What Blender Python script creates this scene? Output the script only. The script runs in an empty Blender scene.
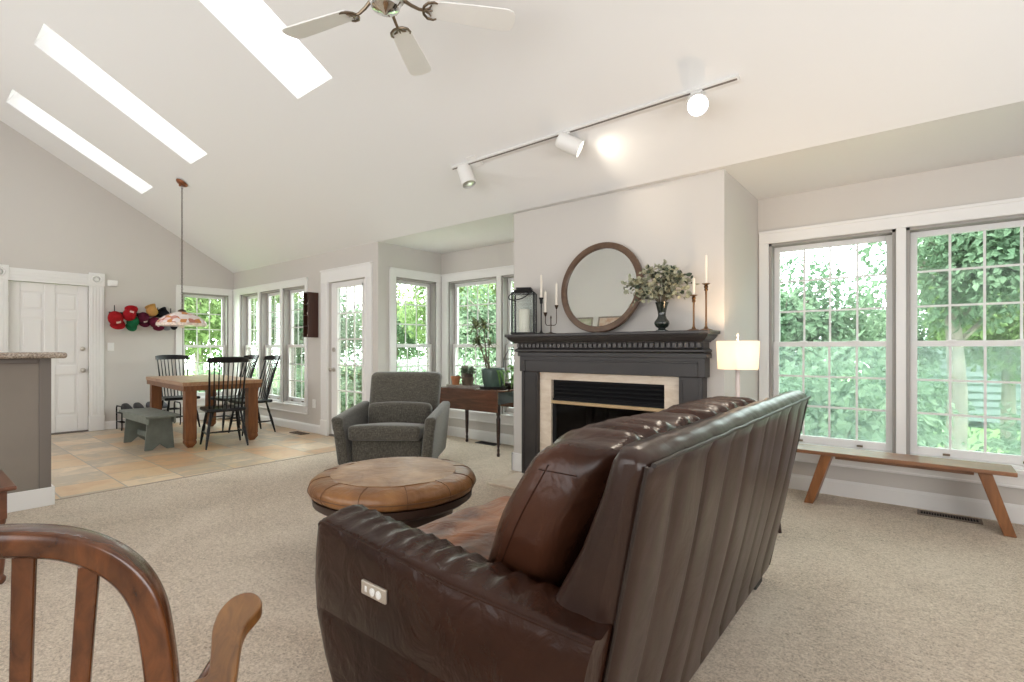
import bpy, math, random
from mathutils import Vector, Matrix, noise
from math import sin, cos, pi, radians, sqrt, atan2, tan

S = bpy.context.scene
COL = S.collection
random.seed(7)

# ------------------------------------------------------------------ camera
cam_d = bpy.data.cameras.new('camera')
cam_d.sensor_width = 36.0
cam_d.lens = 503.9 / 1024 * 36
cam_d.shift_x = -5.0 / 1024
cam_d.shift_y = 7.4 / 1024
cam_d.clip_start = 0.02
cam = bpy.data.objects.new('camera', cam_d)
cam.location = (0, 0, 1.161)
cam.rotation_euler = (pi / 2, 0, radians(38.716))
COL.objects.link(cam)
S.camera = cam

# ------------------------------------------------------------------ world, sun, large lights, exposure
w = bpy.data.worlds.new('overcast_sky')
S.world = w
w.use_nodes = True
bg = w.node_tree.nodes['Background']
bg.inputs[0].default_value = (0.97, 0.98, 1.0, 1)
bg.inputs[1].default_value = 11.0


def area(name, loc, direction, sx, sy, power, color=(1, 1, 1)):
    d = bpy.data.lights.new(name, 'AREA')
    d.shape = 'RECTANGLE'
    d.size, d.size_y = sx, sy
    d.energy = power
    d.color = color
    o = bpy.data.objects.new(name, d)
    o.location = loc
    o.rotation_euler = Vector(direction).to_track_quat('-Z', 'Y').to_euler()
    COL.objects.link(o)
    return o


sun_d = bpy.data.lights.new('sun', 'SUN')
sun_d.energy = 5.0
sun_d.angle = radians(3)
sun_d.color = (1.0, 0.95, 0.86)
sun = bpy.data.objects.new('sun', sun_d)
sun.rotation_euler = Vector((-0.10, 0.38, -0.92)).to_track_quat('-Z', 'Y').to_euler()
COL.objects.link(sun)

# added fill lights behind the camera; no windows are built there
area('fill_light_back', (-1.2, -2.30, 2.2), (0, 1, 0.22), 5.0, 3.0, 170, (0.975, 0.985, 1.0))
area('fill_light_kitchen', (-6.6, -2.30, 2.0), (0, 1, 0.15), 3.0, 2.2, 98, (0.975, 0.985, 1.0))
area('fill_light_side', (2.50, 0.9, 1.7), (-1, 0.1, 0.3), 3.4, 2.2, 135, (0.975, 0.985, 1.0))

S.view_settings.view_transform = 'Standard'
S.view_settings.look = 'None'
S.view_settings.gamma = 1
S.view_settings.use_curve_mapping = False
S.view_settings.exposure = 0.0
S.cycles.use_denoising = True
S.cycles.max_bounces = 10
S.cycles.diffuse_bounces = 5
S.cycles.glossy_bounces = 4
S.cycles.transmission_bounces = 6
S.cycles.transparent_max_bounces = 24
S.cycles.caustics_reflective = False
S.cycles.caustics_refractive = False
S.cycles.sample_clamp_indirect = 6


# ------------------------------------------------------------------ materials
def new_mat(name):
    m = bpy.data.materials.new(name)
    m.use_nodes = True
    nt = m.node_tree
    return m, nt, nt.nodes['Principled BSDF']


def node(nt, t, **kw):
    n = nt.nodes.new(t)
    for k, v in kw.items():
        setattr(n, k, v)
    return n


def coords(nt, scale=(1, 1, 1), kind='Object'):
    tc = node(nt, 'ShaderNodeTexCoord')
    mp = node(nt, 'ShaderNodeMapping')
    mp.inputs['Scale'].default_value = scale
    nt.links.new(tc.outputs[kind], mp.inputs[0])
    return mp.outputs[0]


def ramp(nt, src, stops):
    r = node(nt, 'ShaderNodeValToRGB')
    el = r.color_ramp.elements
    while len(el) < len(stops):
        el.new(0.5)
    for e, (p, c) in zip(el, stops):
        e.position = p
        e.color = (c[0], c[1], c[2], 1)
    nt.links.new(src, r.inputs[0])
    return r.outputs[0]


def noise_tex(nt, vec, scale, detail=4, rough=0.55, dist=0.0):
    n = node(nt, 'ShaderNodeTexNoise')
    n.inputs['Scale'].default_value = scale
    n.inputs['Detail'].default_value = detail
    n.inputs['Roughness'].default_value = rough
    n.inputs['Distortion'].default_value = dist
    nt.links.new(vec, n.inputs['Vector'])
    return n.outputs[0]


def bump(nt, b, src, strength, dist=0.01):
    bn = node(nt, 'ShaderNodeBump')
    bn.inputs['Strength'].default_value = strength
    bn.inputs['Distance'].default_value = dist
    nt.links.new(src, bn.inputs['Height'])
    prev = b.inputs['Normal'].links
    if prev:
        nt.links.new(prev[0].from_socket, bn.inputs['Normal'])
    nt.links.new(bn.outputs[0], b.inputs['Normal'])


def plain(name, color, rough=0.5, metal=0.0, spec=0.5, nscale=0, namt=0.06, bscale=0, bstr=0.2, coat=0):
    m, nt, b = new_mat(name)
    b.inputs['Base Color'].default_value = (*color, 1)
    b.inputs['Roughness'].default_value = rough
    b.inputs['Metallic'].default_value = metal
    b.inputs['Specular IOR Level'].default_value = spec
    b.inputs['Coat Weight'].default_value = coat
    if nscale:
        f = noise_tex(nt, coords(nt), nscale)
        c0 = [max(0, c * (1 - namt)) for c in color]
        c1 = [min(1, c * (1 + namt)) for c in color]
        nt.links.new(ramp(nt, f, [(0.3, c0), (0.7, c1)]), b.inputs['Base Color'])
    if bscale:
        bump(nt, b, noise_tex(nt, coords(nt), bscale, 3), bstr, 0.004)
    return m


def wood(name, dark, light, grain=(1.2, 14, 14), rough=0.35, bstr=0.08, coat=0.0):
    m, nt, b = new_mat(name)
    v = coords(nt, grain)
    f = noise_tex(nt, v, 2.2, 6, 0.6, 0.9)
    mid = [(a + c) / 2 for a, c in zip(dark, light)]
    nt.links.new(ramp(nt, f, [(0.28, dark), (0.5, mid), (0.72, light)]), b.inputs['Base Color'])
    b.inputs['Roughness'].default_value = rough
    b.inputs['Coat Weight'].default_value = coat
    b.inputs['Coat Roughness'].default_value = 0.15
    bump(nt, b, f, bstr, 0.003)
    return m


def leather(name, c0, c1, rough=0.36, wr=0.35, wscale=9, spec=0.5, blot=2.0):
    m, nt, b = new_mat(name)
    v = coords(nt)
    f = noise_tex(nt, v, blot, 5, 0.6, 0.5)
    nt.links.new(ramp(nt, f, [(0.32, c0), (0.68, c1)]), b.inputs['Base Color'])
    b.inputs['Roughness'].default_value = rough
    b.inputs['Specular IOR Level'].default_value = spec
    bump(nt, b, noise_tex(nt, v, wscale, 3, 0.5, 1.2), wr, 0.02)
    vo = node(nt, 'ShaderNodeTexVoronoi')
    vo.inputs['Scale'].default_value = 260
    nt.links.new(v, vo.inputs['Vector'])
    bump(nt, b, vo.outputs[0], 0.12, 0.0015)
    return m


M = {}
M['wall'] = plain('greige_wall_paint', (0.60, 0.57, 0.535), 0.85, spec=0.2, bscale=160, bstr=0.03)
M['ceiling'] = plain('white_ceiling_paint', (0.79, 0.785, 0.775), 0.9, spec=0.15, bscale=140, bstr=0.03)
M['trim'] = plain('white_trim_paint', (0.80, 0.79, 0.775), 0.42, spec=0.4)
M['vinyl'] = plain('white_vinyl', (0.78, 0.775, 0.765), 0.4, spec=0.4)
M['jamb'] = plain('taupe_jamb_liner', (0.33, 0.31, 0.29), 0.6)
M['black_metal'] = plain('black_iron', (0.012, 0.012, 0.013), 0.45, 0.6)
M['black_paint'] = plain('black_chair_paint', (0.007, 0.007, 0.008), 0.35, spec=0.3)
M['bronze'] = plain('dark_bronze', (0.06, 0.035, 0.022), 0.4, 0.85)
M['copper'] = plain('aged_copper', (0.30, 0.12, 0.06), 0.35, 0.9)
M['nickel'] = plain('brushed_nickel', (0.55, 0.52, 0.47), 0.3, 1.0)
M['brass'] = plain('polished_brass', (0.72, 0.55, 0.33), 0.28, 1.0)
M['chrome'] = plain('chrome', (0.75, 0.75, 0.75), 0.12, 1.0)
M['antique'] = plain('antique_nickel', (0.22, 0.17, 0.12), 0.35, 1.0)
M['mantel'] = plain('charcoal_mantel_paint', (0.031, 0.027, 0.026), 0.38, spec=0.5, nscale=6, namt=0.15)
M['firebox'] = plain('firebox_black', (0.008, 0.008, 0.009), 0.6, spec=0.2)
M['candle'] = plain('ivory_wax', (0.82, 0.76, 0.66), 0.5)
M['track'] = plain('white_track_enamel', (0.78, 0.77, 0.75), 0.4)
M['fan'] = plain('white_fan_blade', (0.84, 0.83, 0.81), 0.45, nscale=3, namt=0.03)
M['plate'] = plain('white_plastic', (0.82, 0.81, 0.79), 0.4)
M['counter_paint'] = plain('taupe_panel_paint', (0.25, 0.215, 0.182), 0.6, spec=0.3, nscale=3, namt=0.05)
M['counter_trim'] = plain('taupe_corner_trim', (0.17, 0.145, 0.125), 0.55)
M['trim_tan'] = plain('tan_metal_edging', (0.36, 0.29, 0.22), 0.5)
M['sage'] = plain('sage_grey_bench_paint', (0.155, 0.178, 0.158), 0.5, nscale=9, namt=0.18)
M['terracotta'] = plain('terracotta', (0.50, 0.20, 0.09), 0.75, nscale=18, namt=0.15)
M['brown_clay'] = plain('brown_clay', (0.11, 0.075, 0.05), 0.7, nscale=18, namt=0.3)
M['teal_glaze'] = plain('teal_green_glaze', (0.065, 0.105, 0.088), 0.35, nscale=8, namt=0.25)
M['green_glaze'] = plain('leaf_green_glaze', (0.15, 0.22, 0.11), 0.4, nscale=10, namt=0.25)
M['tray'] = plain('dark_plant_tray', (0.03, 0.033, 0.033), 0.4)
M['tray_wood'] = plain('grey_board', (0.30, 0.27, 0.24), 0.6, nscale=12, namt=0.2)
M['soil'] = plain('potting_soil', (0.03, 0.022, 0.016), 0.95, bscale=60, bstr=0.6)
M['white_stone'] = plain('grey_stone', (0.45, 0.43, 0.41), 0.7, nscale=15, namt=0.2)
M['rubber'] = plain('black_rubber', (0.015, 0.015, 0.016), 0.7)
M['vent_metal'] = plain('brown_register_enamel', (0.16, 0.12, 0.09), 0.5, 0.3)
M['dark'] = plain('dark_gap', (0.008, 0.008, 0.008), 0.9)
M['switch_plate'] = plain('champagne_control_plate', (0.50, 0.44, 0.37), 0.35, 0.5)
M['felt'] = plain('pale_shelf_trinket_clay', (0.66, 0.55, 0.45), 0.6)

M['walnut'] = wood('dark_walnut_bookcase', (0.035, 0.014, 0.009), (0.085, 0.032, 0.020), (14, 14, 1.5))
M['mirror_wood'] = wood('walnut_mirror_frame', (0.075, 0.040, 0.024), (0.145, 0.085, 0.050), (6, 6, 6), 0.35)
M['pine'] = wood('honey_pine_legs', (0.12, 0.040, 0.011), (0.245, 0.094, 0.030), (12, 12, 1.4), 0.4)
M['pine_top'] = wood('honey_pine_tabletop', (0.26, 0.130, 0.065), (0.47, 0.285, 0.165), (1.4, 10, 10), 0.32)
M['mahogany'] = wood('mahogany_table_leaf', (0.060, 0.022, 0.012), (0.155, 0.062, 0.033), (1.2, 10, 10), 0.25, coat=0.3)
M['mahogany_leg'] = wood('dark_mahogany_legs', (0.022, 0.012, 0.010), (0.050, 0.026, 0.020), (10, 10, 1.5), 0.3)
M['bench_wood'] = wood('chestnut_bench', (0.145, 0.055, 0.020), (0.30, 0.125, 0.045), (1.5, 9, 9), 0.5, coat=0.6)
M['bench_wood'].node_tree.nodes['Principled BSDF'].inputs['Coat Roughness'].default_value = 0.38
M['bench_leg'] = wood('chestnut_bench_leg', (0.15, 0.055, 0.018), (0.31, 0.125, 0.042), (9, 9, 1.5), 0.35)
M['chair_wood'] = wood('cherry_armchair_bow', (0.030, 0.009, 0.0035), (0.145, 0.048, 0.0145), (10, 10, 4), 0.24, coat=0.4)
M['arm_wood'] = wood('golden_oak_arm', (0.12, 0.046, 0.012), (0.31, 0.138, 0.040), (16, 3, 9), 0.35)
M['side_wood'] = wood('red_brown_side_table', (0.085, 0.028, 0.012), (0.175, 0.062, 0.028), (1.5, 9, 9), 0.28, coat=0.3)

M['leather'] = leather('dark_brown_leather', (0.017, 0.0062, 0.0035), (0.038, 0.0138, 0.0075), 0.25, 0.35, 9, spec=0.24)
M['seam_leather'] = plain('near_black_leather_seam', (0.012, 0.006, 0.004), 0.4)
M['leather_seat'] = leather('worn_glare_seat_leather', (0.070, 0.020, 0.007), (0.30, 0.095, 0.022), 0.40, 0.55, 8, spec=0.35, blot=4.5)  # warm blotches carry wear and reflected light, both put into the colour
M['leather_cushion'] = leather('brown_cushion_leather', (0.024, 0.0085, 0.0048), (0.062, 0.022, 0.011), 0.27, 0.5, 6, spec=0.30)
M['leather_back'] = leather('dark_brown_back_leather', (0.020, 0.0095, 0.0064), (0.034, 0.0155, 0.0105), 0.29, 0.16, 5, spec=0.38)
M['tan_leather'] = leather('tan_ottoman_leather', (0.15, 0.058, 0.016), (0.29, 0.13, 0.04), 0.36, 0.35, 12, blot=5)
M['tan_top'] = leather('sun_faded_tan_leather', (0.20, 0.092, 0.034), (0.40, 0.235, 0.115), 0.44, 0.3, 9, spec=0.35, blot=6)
M['ottoman_base'] = plain('dark_brown_ottoman_base', (0.035, 0.016, 0.010), 0.45)


def tweed():
    m, nt, b = new_mat('grey_olive_tweed')
    v = coords(nt, (26, 26, 260))
    f = noise_tex(nt, v, 1.0, 3, 0.7)
    v2 = coords(nt, (170, 170, 40))
    f2 = noise_tex(nt, v2, 1.0, 2, 0.7)
    mx = node(nt, 'ShaderNodeMath', operation='ADD')
    nt.links.new(f, mx.inputs[0])
    nt.links.new(f2, mx.inputs[1])
    hv = node(nt, 'ShaderNodeMath', operation='MULTIPLY')
    hv.inputs[1].default_value = 0.5
    nt.links.new(mx.outputs[0], hv.inputs[0])
    nt.links.new(ramp(nt, hv.outputs[0], [(0.32, (0.026, 0.023, 0.018)), (0.5, (0.085, 0.077, 0.062)), (0.68, (0.19, 0.176, 0.145))]), b.inputs['Base Color'])
    b.inputs['Roughness'].default_value = 0.9
    b.inputs['Specular IOR Level'].default_value = 0.15
    b.inputs['Sheen Weight'].default_value = 0.35
    bump(nt, b, hv.outputs[0], 0.4, 0.003)
    return m


def carpet():
    m, nt, b = new_mat('beige_frieze_carpet')
    v = coords(nt)
    f1 = noise_tex(nt, v, 95, 4, 0.8, 0.8)
    f2 = noise_tex(nt, v, 1.3, 4, 0.6, 0.8)
    f3 = noise_tex(nt, coords(nt, (26, 42, 30)), 1.0, 4, 0.7, 1.0)
    a = node(nt, 'ShaderNodeMath', operation='MULTIPLY_ADD')
    a.inputs[1].default_value = 0.62
    nt.links.new(f1, a.inputs[0])
    a2 = node(nt, 'ShaderNodeMath', operation='MULTIPLY')
    a2.inputs[1].default_value = 0.16
    nt.links.new(f2, a2.inputs[0])
    a3 = node(nt, 'ShaderNodeMath', operation='MULTIPLY_ADD')
    a3.inputs[1].default_value = 0.22
    nt.links.new(f3, a3.inputs[0])
    nt.links.new(a2.outputs[0], a3.inputs[2])
    nt.links.new(a3.outputs[0], a.inputs[2])
    nt.links.new(ramp(nt, a.outputs[0], [(0.38, (0.34, 0.25, 0.17)), (0.5, (0.72, 0.59, 0.455)), (0.60, (0.92, 0.80, 0.665))]), b.inputs['Base Color'])
    b.inputs['Roughness'].default_value = 0.95
    b.inputs['Specular IOR Level'].default_value = 0.05
    b.inputs['Sheen Weight'].default_value = 0.25
    bump(nt, b, f1, 0.8, 0.02)
    bump(nt, b, f3, 0.45, 0.02)
    return m


def slate_tile():
    m, nt, b = new_mat('multicolour_slate_tile')
    v = coords(nt)
    br = node(nt, 'ShaderNodeTexBrick')
    br.offset = 0.5
    br.inputs['Color1'].default_value = (0, 0, 0, 1)
    br.inputs['Color2'].default_value = (1, 1, 1, 1)
    br.inputs['Mortar'].default_value = (0.5, 0.5, 0.5, 1)
    br.inputs['Scale'].default_value = 1.0
    br.inputs['Mortar Size'].default_value = 0.006
    br.inputs['Brick Width'].default_value = 0.42
    br.inputs['Row Height'].default_value = 0.42
    nt.links.new(v, br.inputs['Vector'])
    f = noise_tex(nt, v, 3.2, 6, 0.65, 0.6)
    mixf = node(nt, 'ShaderNodeMath', operation='MULTIPLY_ADD')
    mixf.inputs[1].default_value = 0.48
    nt.links.new(br.outputs['Color'], mixf.inputs[0])
    half = node(nt, 'ShaderNodeMath', operation='MULTIPLY')
    half.inputs[1].default_value = 0.55
    nt.links.new(f, half.inputs[0])
    nt.links.new(half.outputs[0], mixf.inputs[2])
    c = ramp(nt, mixf.outputs[0], [(0.16, (0.29, 0.24, 0.19)), (0.32, (0.54, 0.32, 0.16)), (0.46, (0.64, 0.46, 0.275)), (0.58, (0.42, 0.35, 0.27)), (0.72, (0.72, 0.56, 0.39)), (0.9, (0.48, 0.29, 0.15))])
    mx = node(nt, 'ShaderNodeMixRGB')
    nt.links.new(br.outputs['Fac'], mx.inputs[0])
    nt.links.new(c, mx.inputs[1])
    mx.inputs[2].default_value = (0.34, 0.30, 0.26, 1)
    nt.links.new(mx.outputs[0], b.inputs['Base Color'])
    b.inputs['Roughness'].default_value = 0.33
    bump(nt, b, f, 0.25, 0.01)
    return m


def stone_surround():
    m, nt, b = new_mat('cream_travertine')
    f = noise_tex(nt, coords(nt, (3, 3, 9)), 2.0, 6, 0.6, 0.7)
    nt.links.new(ramp(nt, f, [(0.3, (0.62, 0.50, 0.38)), (0.7, (0.80, 0.70, 0.58))]), b.inputs['Base Color'])
    b.inputs['Roughness'].default_value = 0.25
    return m


def granite():
    m, nt, b = new_mat('brown_granite_counter')
    f = noise_tex(nt, coords(nt), 90, 5, 0.7)
    nt.links.new(ramp(nt, f, [(0.35, (0.13, 0.10, 0.08)), (0.5, (0.34, 0.27, 0.21)), (0.65, (0.52, 0.45, 0.38))]), b.inputs['Base Color'])
    b.inputs['Roughness'].default_value = 0.2
    return m


def glass(name, tint=(0.93, 0.98, 0.955), refl=0.5):
    m = bpy.data.materials.new(name)
    m.use_nodes = True
    nt = m.node_tree
    nt.nodes.clear()
    out = node(nt, 'ShaderNodeOutputMaterial')
    tr = node(nt, 'ShaderNodeBsdfTransparent')
    tr.inputs[0].default_value = (*tint, 1)
    gl = node(nt, 'ShaderNodeBsdfGlossy')
    gl.inputs['Roughness'].default_value = 0.01
    lw = node(nt, 'ShaderNodeLayerWeight')
    lw.inputs[0].default_value = 0.22
    mu = node(nt, 'ShaderNodeMath', operation='MULTIPLY')
    mu.inputs[1].default_value = refl
    nt.links.new(lw.outputs['Fresnel'], mu.inputs[0])
    mx = node(nt, 'ShaderNodeMixShader')
    nt.links.new(mu.outputs[0], mx.inputs[0])
    nt.links.new(tr.outputs[0], mx.inputs[1])
    nt.links.new(gl.outputs[0], mx.inputs[2])
    nt.links.new(mx.outputs[0], out.inputs[0])
    return m


def veil(name, diff, fac, trans=(1, 1, 1)):
    m = bpy.data.materials.new(name)
    m.use_nodes = True
    nt = m.node_tree
    nt.nodes.clear()
    out = node(nt, 'ShaderNodeOutputMaterial')
    tr = node(nt, 'ShaderNodeBsdfTransparent')
    tr.inputs[0].default_value = (*trans, 1)
    df = node(nt, 'ShaderNodeBsdfDiffuse')
    df.inputs[0].default_value = (*diff, 1)
    tl = node(nt, 'ShaderNodeBsdfTranslucent')
    tl.inputs[0].default_value = (*diff, 1)
    ad = node(nt, 'ShaderNodeMixShader')
    ad.inputs[0].default_value = 0.5
    nt.links.new(df.outputs[0], ad.inputs[1])
    nt.links.new(tl.outputs[0], ad.inputs[2])
    mx = node(nt, 'ShaderNodeMixShader')
    mx.inputs[0].default_value = fac
    nt.links.new(tr.outputs[0], mx.inputs[1])
    nt.links.new(ad.outputs[0], mx.inputs[2])
    nt.links.new(mx.outputs[0], out.inputs[0])
    return m


def emit(name, color, strength):
    m, nt, b = new_mat(name)
    b.inputs['Base Color'].default_value = (*color, 1)
    b.inputs['Emission Color'].default_value = (*color, 1)
    b.inputs['Emission Strength'].default_value = strength
    return m


def leafmat(name, c0, c1, transl=0.35, scale=1.5, rough=0.6, spec=0.2):
    m = bpy.data.materials.new(name)
    m.use_nodes = True
    nt = m.node_tree
    b = nt.nodes['Principled BSDF']
    out = nt.nodes['Material Output']
    f = noise_tex(nt, coords(nt), scale, 4, 0.7)
    c = ramp(nt, f, [(0.3, c0), (0.7, c1)])
    nt.links.new(c, b.inputs['Base Color'])
    b.inputs['Roughness'].default_value = rough
    b.inputs['Specular IOR Level'].default_value = spec
    tl = node(nt, 'ShaderNodeBsdfTranslucent')
    nt.links.new(c, tl.inputs[0])
    mx = node(nt, 'ShaderNodeMixShader')
    mx.inputs[0].default_value = transl
    nt.links.new(b.outputs[0], mx.inputs[1])
    nt.links.new(tl.outputs[0], mx.inputs[2])
    nt.links.new(mx.outputs[0], out.inputs[0])
    return m


M['tweed'] = tweed()
M['carpet'] = carpet()
M['slate'] = slate_tile()
M['travertine'] = stone_surround()
M['granite'] = granite()
M['glass'] = glass('window_glass')
M['glass_green'] = glass('green_tinted_window_glass', (0.85, 0.93, 0.90), 0.7)
M['fire_glass'] = glass('smoked_fireplace_glass', (0.35, 0.36, 0.37), 0.9)
M['clear'] = glass('lantern_glass', (0.96, 0.98, 0.97), 0.6)
M['screen'] = veil('insect_screen_mesh', (0.55, 0.66, 0.635), 0.11)
M['opal'] = veil('frosted_skylight_glazing', (0.96, 0.97, 0.97), 0.92)
M['linen'] = veil('cream_linen_shade', (0.95, 0.92, 0.86), 1.0)
M['tree_leaf'] = leafmat('tree_leaf_green', (0.10, 0.175, 0.055), (0.29, 0.37, 0.165), 0.45, 1.1)
M['tree_leaf_blue'] = leafmat('blue_green_leaf', (0.09, 0.155, 0.095), (0.245, 0.325, 0.21), 0.4, 1.1)  # bluer, greyer leaf colour
M['bark'] = plain('grey_bark', (0.26, 0.22, 0.19), 0.9, nscale=8, namt=0.3, bscale=30, bstr=0.6)
M['eucalyptus'] = leafmat('sage_eucalyptus_leaf', (0.17, 0.19, 0.12), (0.60, 0.60, 0.46), 0.25, 26)
M['dracaena'] = leafmat('olive_dracaena_leaf', (0.09, 0.10, 0.05), (0.30, 0.33, 0.17), 0.35, 9)
M['houseplant'] = leafmat('bright_houseplant_leaf', (0.08, 0.19, 0.05), (0.26, 0.42, 0.13), 0.3, 14)
M['succulent'] = leafmat('dark_succulent_leaf', (0.04, 0.06, 0.045), (0.16, 0.20, 0.13), 0.1, 20)
M['grass'] = plain('lawn_grass', (0.22, 0.36, 0.12), 0.95, nscale=3, namt=0.35, bscale=60, bstr=0.6)
M['siding'] = plain('pale_blue_siding', (0.19, 0.225, 0.23), 0.7, nscale=2, namt=0.03)
M['shingle'] = plain('grey_roof_shingle', (0.20, 0.19, 0.19), 0.9, nscale=12, namt=0.25)
M['fence'] = plain('white_fence_paint', (0.40, 0.42, 0.41), 0.7)
M['track_glow'] = emit('track_lamp_lens', (1.0, 0.97, 0.92), 9)
M['track_dim'] = emit('track_lamp_lens_oblique', (1.0, 0.97, 0.92), 4)
M['mirror'] = plain('mirror_silver', (0.93, 0.94, 0.94), 0.01, 1.0)


# ------------------------------------------------------------------ mesh builder
class MB:
    def __init__(self, M4=None):
        self.v, self.f, self.sm = [], [], []
        self.M = M4

    def add(self, vs, fs, smooth=False):
        o = len(self.v)
        if self.M is not None:
            vs = [self.M @ Vector(p) for p in vs]
        self.v.extend([tuple(p) for p in vs])
        self.f.extend([tuple(i + o for i in f) for f in fs])
        self.sm.extend([smooth] * len(fs))

    def box(self, x0, x1, y0, y1, z0, z1):
        if x0 > x1: x0, x1 = x1, x0
        if y0 > y1: y0, y1 = y1, y0
        if z0 > z1: z0, z1 = z1, z0
        vs = [(x0, y0, z0), (x1, y0, z0), (x1, y1, z0), (x0, y1, z0), (x0, y0, z1), (x1, y0, z1), (x1, y1, z1), (x0, y1, z1)]
        self.add(vs, [(0, 3, 2, 1), (4, 5, 6, 7), (0, 1, 5, 4), (1, 2, 6, 5), (2, 3, 7, 6), (3, 0, 4, 7)])
        return self

    def hexa(self, bot, top):
        vs = list(bot) + list(top)
        self.add(vs, [(0, 3, 2, 1), (4, 5, 6, 7), (0, 1, 5, 4), (1, 2, 6, 5), (2, 3, 7, 6), (3, 0, 4, 7)])
        return self

    def prism(self, poly, a, b, axis='y'):
        """poly: 2-D outline; extruded along axis from a to b.  x:(y,z)  y:(x,z)  z:(x,y)"""
        def P(p, t):
            return {'x': (t, p[0], p[1]), 'y': (p[0], t, p[1]), 'z': (p[0], p[1], t)}[axis]
        n = len(poly)
        vs = [P(p, a) for p in poly] + [P(p, b) for p in poly]
        fs = [tuple(range(n))[::-1], tuple(range(n, 2 * n))]
        for i in range(n):
            j = (i + 1) % n
            fs.append((i, j, n + j, n + i))
        self.add(vs, fs)
        return self

    def loft(self, rings, caps=True, closed=False, smooth=True):
        n = len(rings[0])
        vs = [p for r in rings for p in r]
        fs = []
        R = len(rings)
        for k in range(R if closed else R - 1):
            a, b = k * n, ((k + 1) % R) * n
            for i in range(n):
                j = (i + 1) % n
                fs.append((a + i, a + j, b + j, b + i))
        self.add(vs, fs, smooth)
        if caps and not closed:
            self.add(rings[0], [tuple(range(n))[::-1]], False)
            self.add(rings[-1], [tuple(range(n))], False)
        return self

    def cyl(self, p0, p1, r0, r1=None, n=12, caps=True):
        r1 = r0 if r1 is None else r1
        return self.tube([p0, p1], [r0, r1], n, caps)

    def tube(self, pts, r, n=8, caps=True, closed=False, sx=1.0):
        pts = [Vector(p) for p in pts]
        if not hasattr(r, '__len__'):
            r = [r] * len(pts)
        rings = []
        up = None
        K = len(pts)
        for i, p in enumerate(pts):
            if closed:
                t = pts[(i + 1) % K] - pts[i - 1]
            else:
                t = pts[min(i + 1, K - 1)] - pts[max(i - 1, 0)]
            t = t.normalized() if t.length > 1e-9 else Vector((0, 0, 1))
            if up is None:
                up = Vector((0, 0, 1)) if abs(t.z) < 0.9 else Vector((1, 0, 0))
            a = t.cross(up)
            if a.length < 1e-6:
                a = t.orthogonal()
            a.normalize()
            b = a.cross(t).normalized()
            up = b
            rings.append([p + a * cos(2 * pi * k / n) * r[i] * sx + b * sin(2 * pi * k / n) * r[i] for k in range(n)])
        return self.loft(rings, caps, closed)

    def lathe(self, prof, c=(0, 0, 0), n=32, scale=(1, 1), squash=None):
        rings = []
        for r, z in prof:
            r = max(r, 0.0004)
            rings.append([(c[0] + r * scale[0] * cos(2 * pi * k / n), c[1] + r * scale[1] * sin(2 * pi * k / n), c[2] + z) for k in range(n)])
        return self.loft(rings, True)

    def rbox(self, c, size, r, n=(4, 4, 4), m=3, f=None):
        h = [s / 2 for s in size]
        ax = []
        for k in range(3):
            q = h[k] - r
            L = [-(q + r * tan(i * pi / 4 / m)) for i in range(m, 0, -1)]
            L += [-q + 2 * q * i / n[k] for i in range(n[k] + 1)]
            L += [q + r * tan(i * pi / 4 / m) for i in range(1, m + 1)]
            ax.append(L)
        idx, vs, fs = {}, [], []

        def V(p):
            key = tuple(round(x, 6) for x in p)
            if key not in idx:
                inner = Vector([max(-(h[k] - r), min(h[k] - r, p[k])) for k in range(3)])
                d = Vector(p) - inner
                q = inner + d.normalized() * r if d.length > 1e-9 else inner
                q = q + Vector(c)
                if f:
                    q = Vector(f(q))
                idx[key] = len(vs)
                vs.append(q)
            return idx[key]
        for k in range(3):
            a, b = (k + 1) % 3, (k + 2) % 3
            for s in (-1, 1):
                A, B = ax[a], ax[b]
                for i in range(len(A) - 1):
                    for j in range(len(B) - 1):
                        q = []
                        for (ii, jj) in ((i, j), (i + 1, j), (i + 1, j + 1), (i, j + 1)):
                            p = [0, 0, 0]
                            p[k] = s * h[k]
                            p[a] = A[ii]
                            p[b] = B[jj]
                            q.append(V(p))
                        fs.append(tuple(q) if s > 0 else tuple(q[::-1]))
        self.add(vs, fs, True)
        return self

    def leaf(self, base, direction, length, width, normal=None, bend=0.2):
        d = Vector(direction).normalized()
        if normal is None:
            normal = Vector((random.uniform(-1, 1), random.uniform(-1, 1), random.uniform(-0.2, 1)))
        s = d.cross(Vector(normal))
        if s.length < 1e-5:
            s = d.orthogonal()
        s.normalize()
        u = s.cross(d)
        b = Vector(base)
        mid = b + d * length * 0.5
        tip = b + d * length - u * length * bend
        vs = [b, mid + s * width / 2 + u * width * .12, tip, mid - s * width / 2 + u * width * .12]
        self.add(vs, [(0, 1, 2), (0, 2, 3)], True)

    def leaf6(self, base, direction, length, width, normal=None, bend=0.15):
        d = Vector(direction).normalized()
        if normal is None:
            normal = Vector((random.uniform(-1, 1), random.uniform(-1, 1), random.uniform(-1, 1)))
        s = d.cross(Vector(normal))
        if s.length < 1e-5:
            s = d.orthogonal()
        s.normalize()
        u = s.cross(d)
        b = Vector(base)

        def P(t, w):
            return b + d * length * t + s * w * width / 2 - u * bend * length * t * t
        vs = [b, P(.28, .8), P(.6, 1), P(.88, .55), P(1, 0), P(.88, -.55), P(.6, -1), P(.28, -.8)]
        self.add(vs, [(0, 1, 7), (1, 2, 6, 7), (2, 3, 5, 6), (3, 4, 5)], True)

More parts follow.
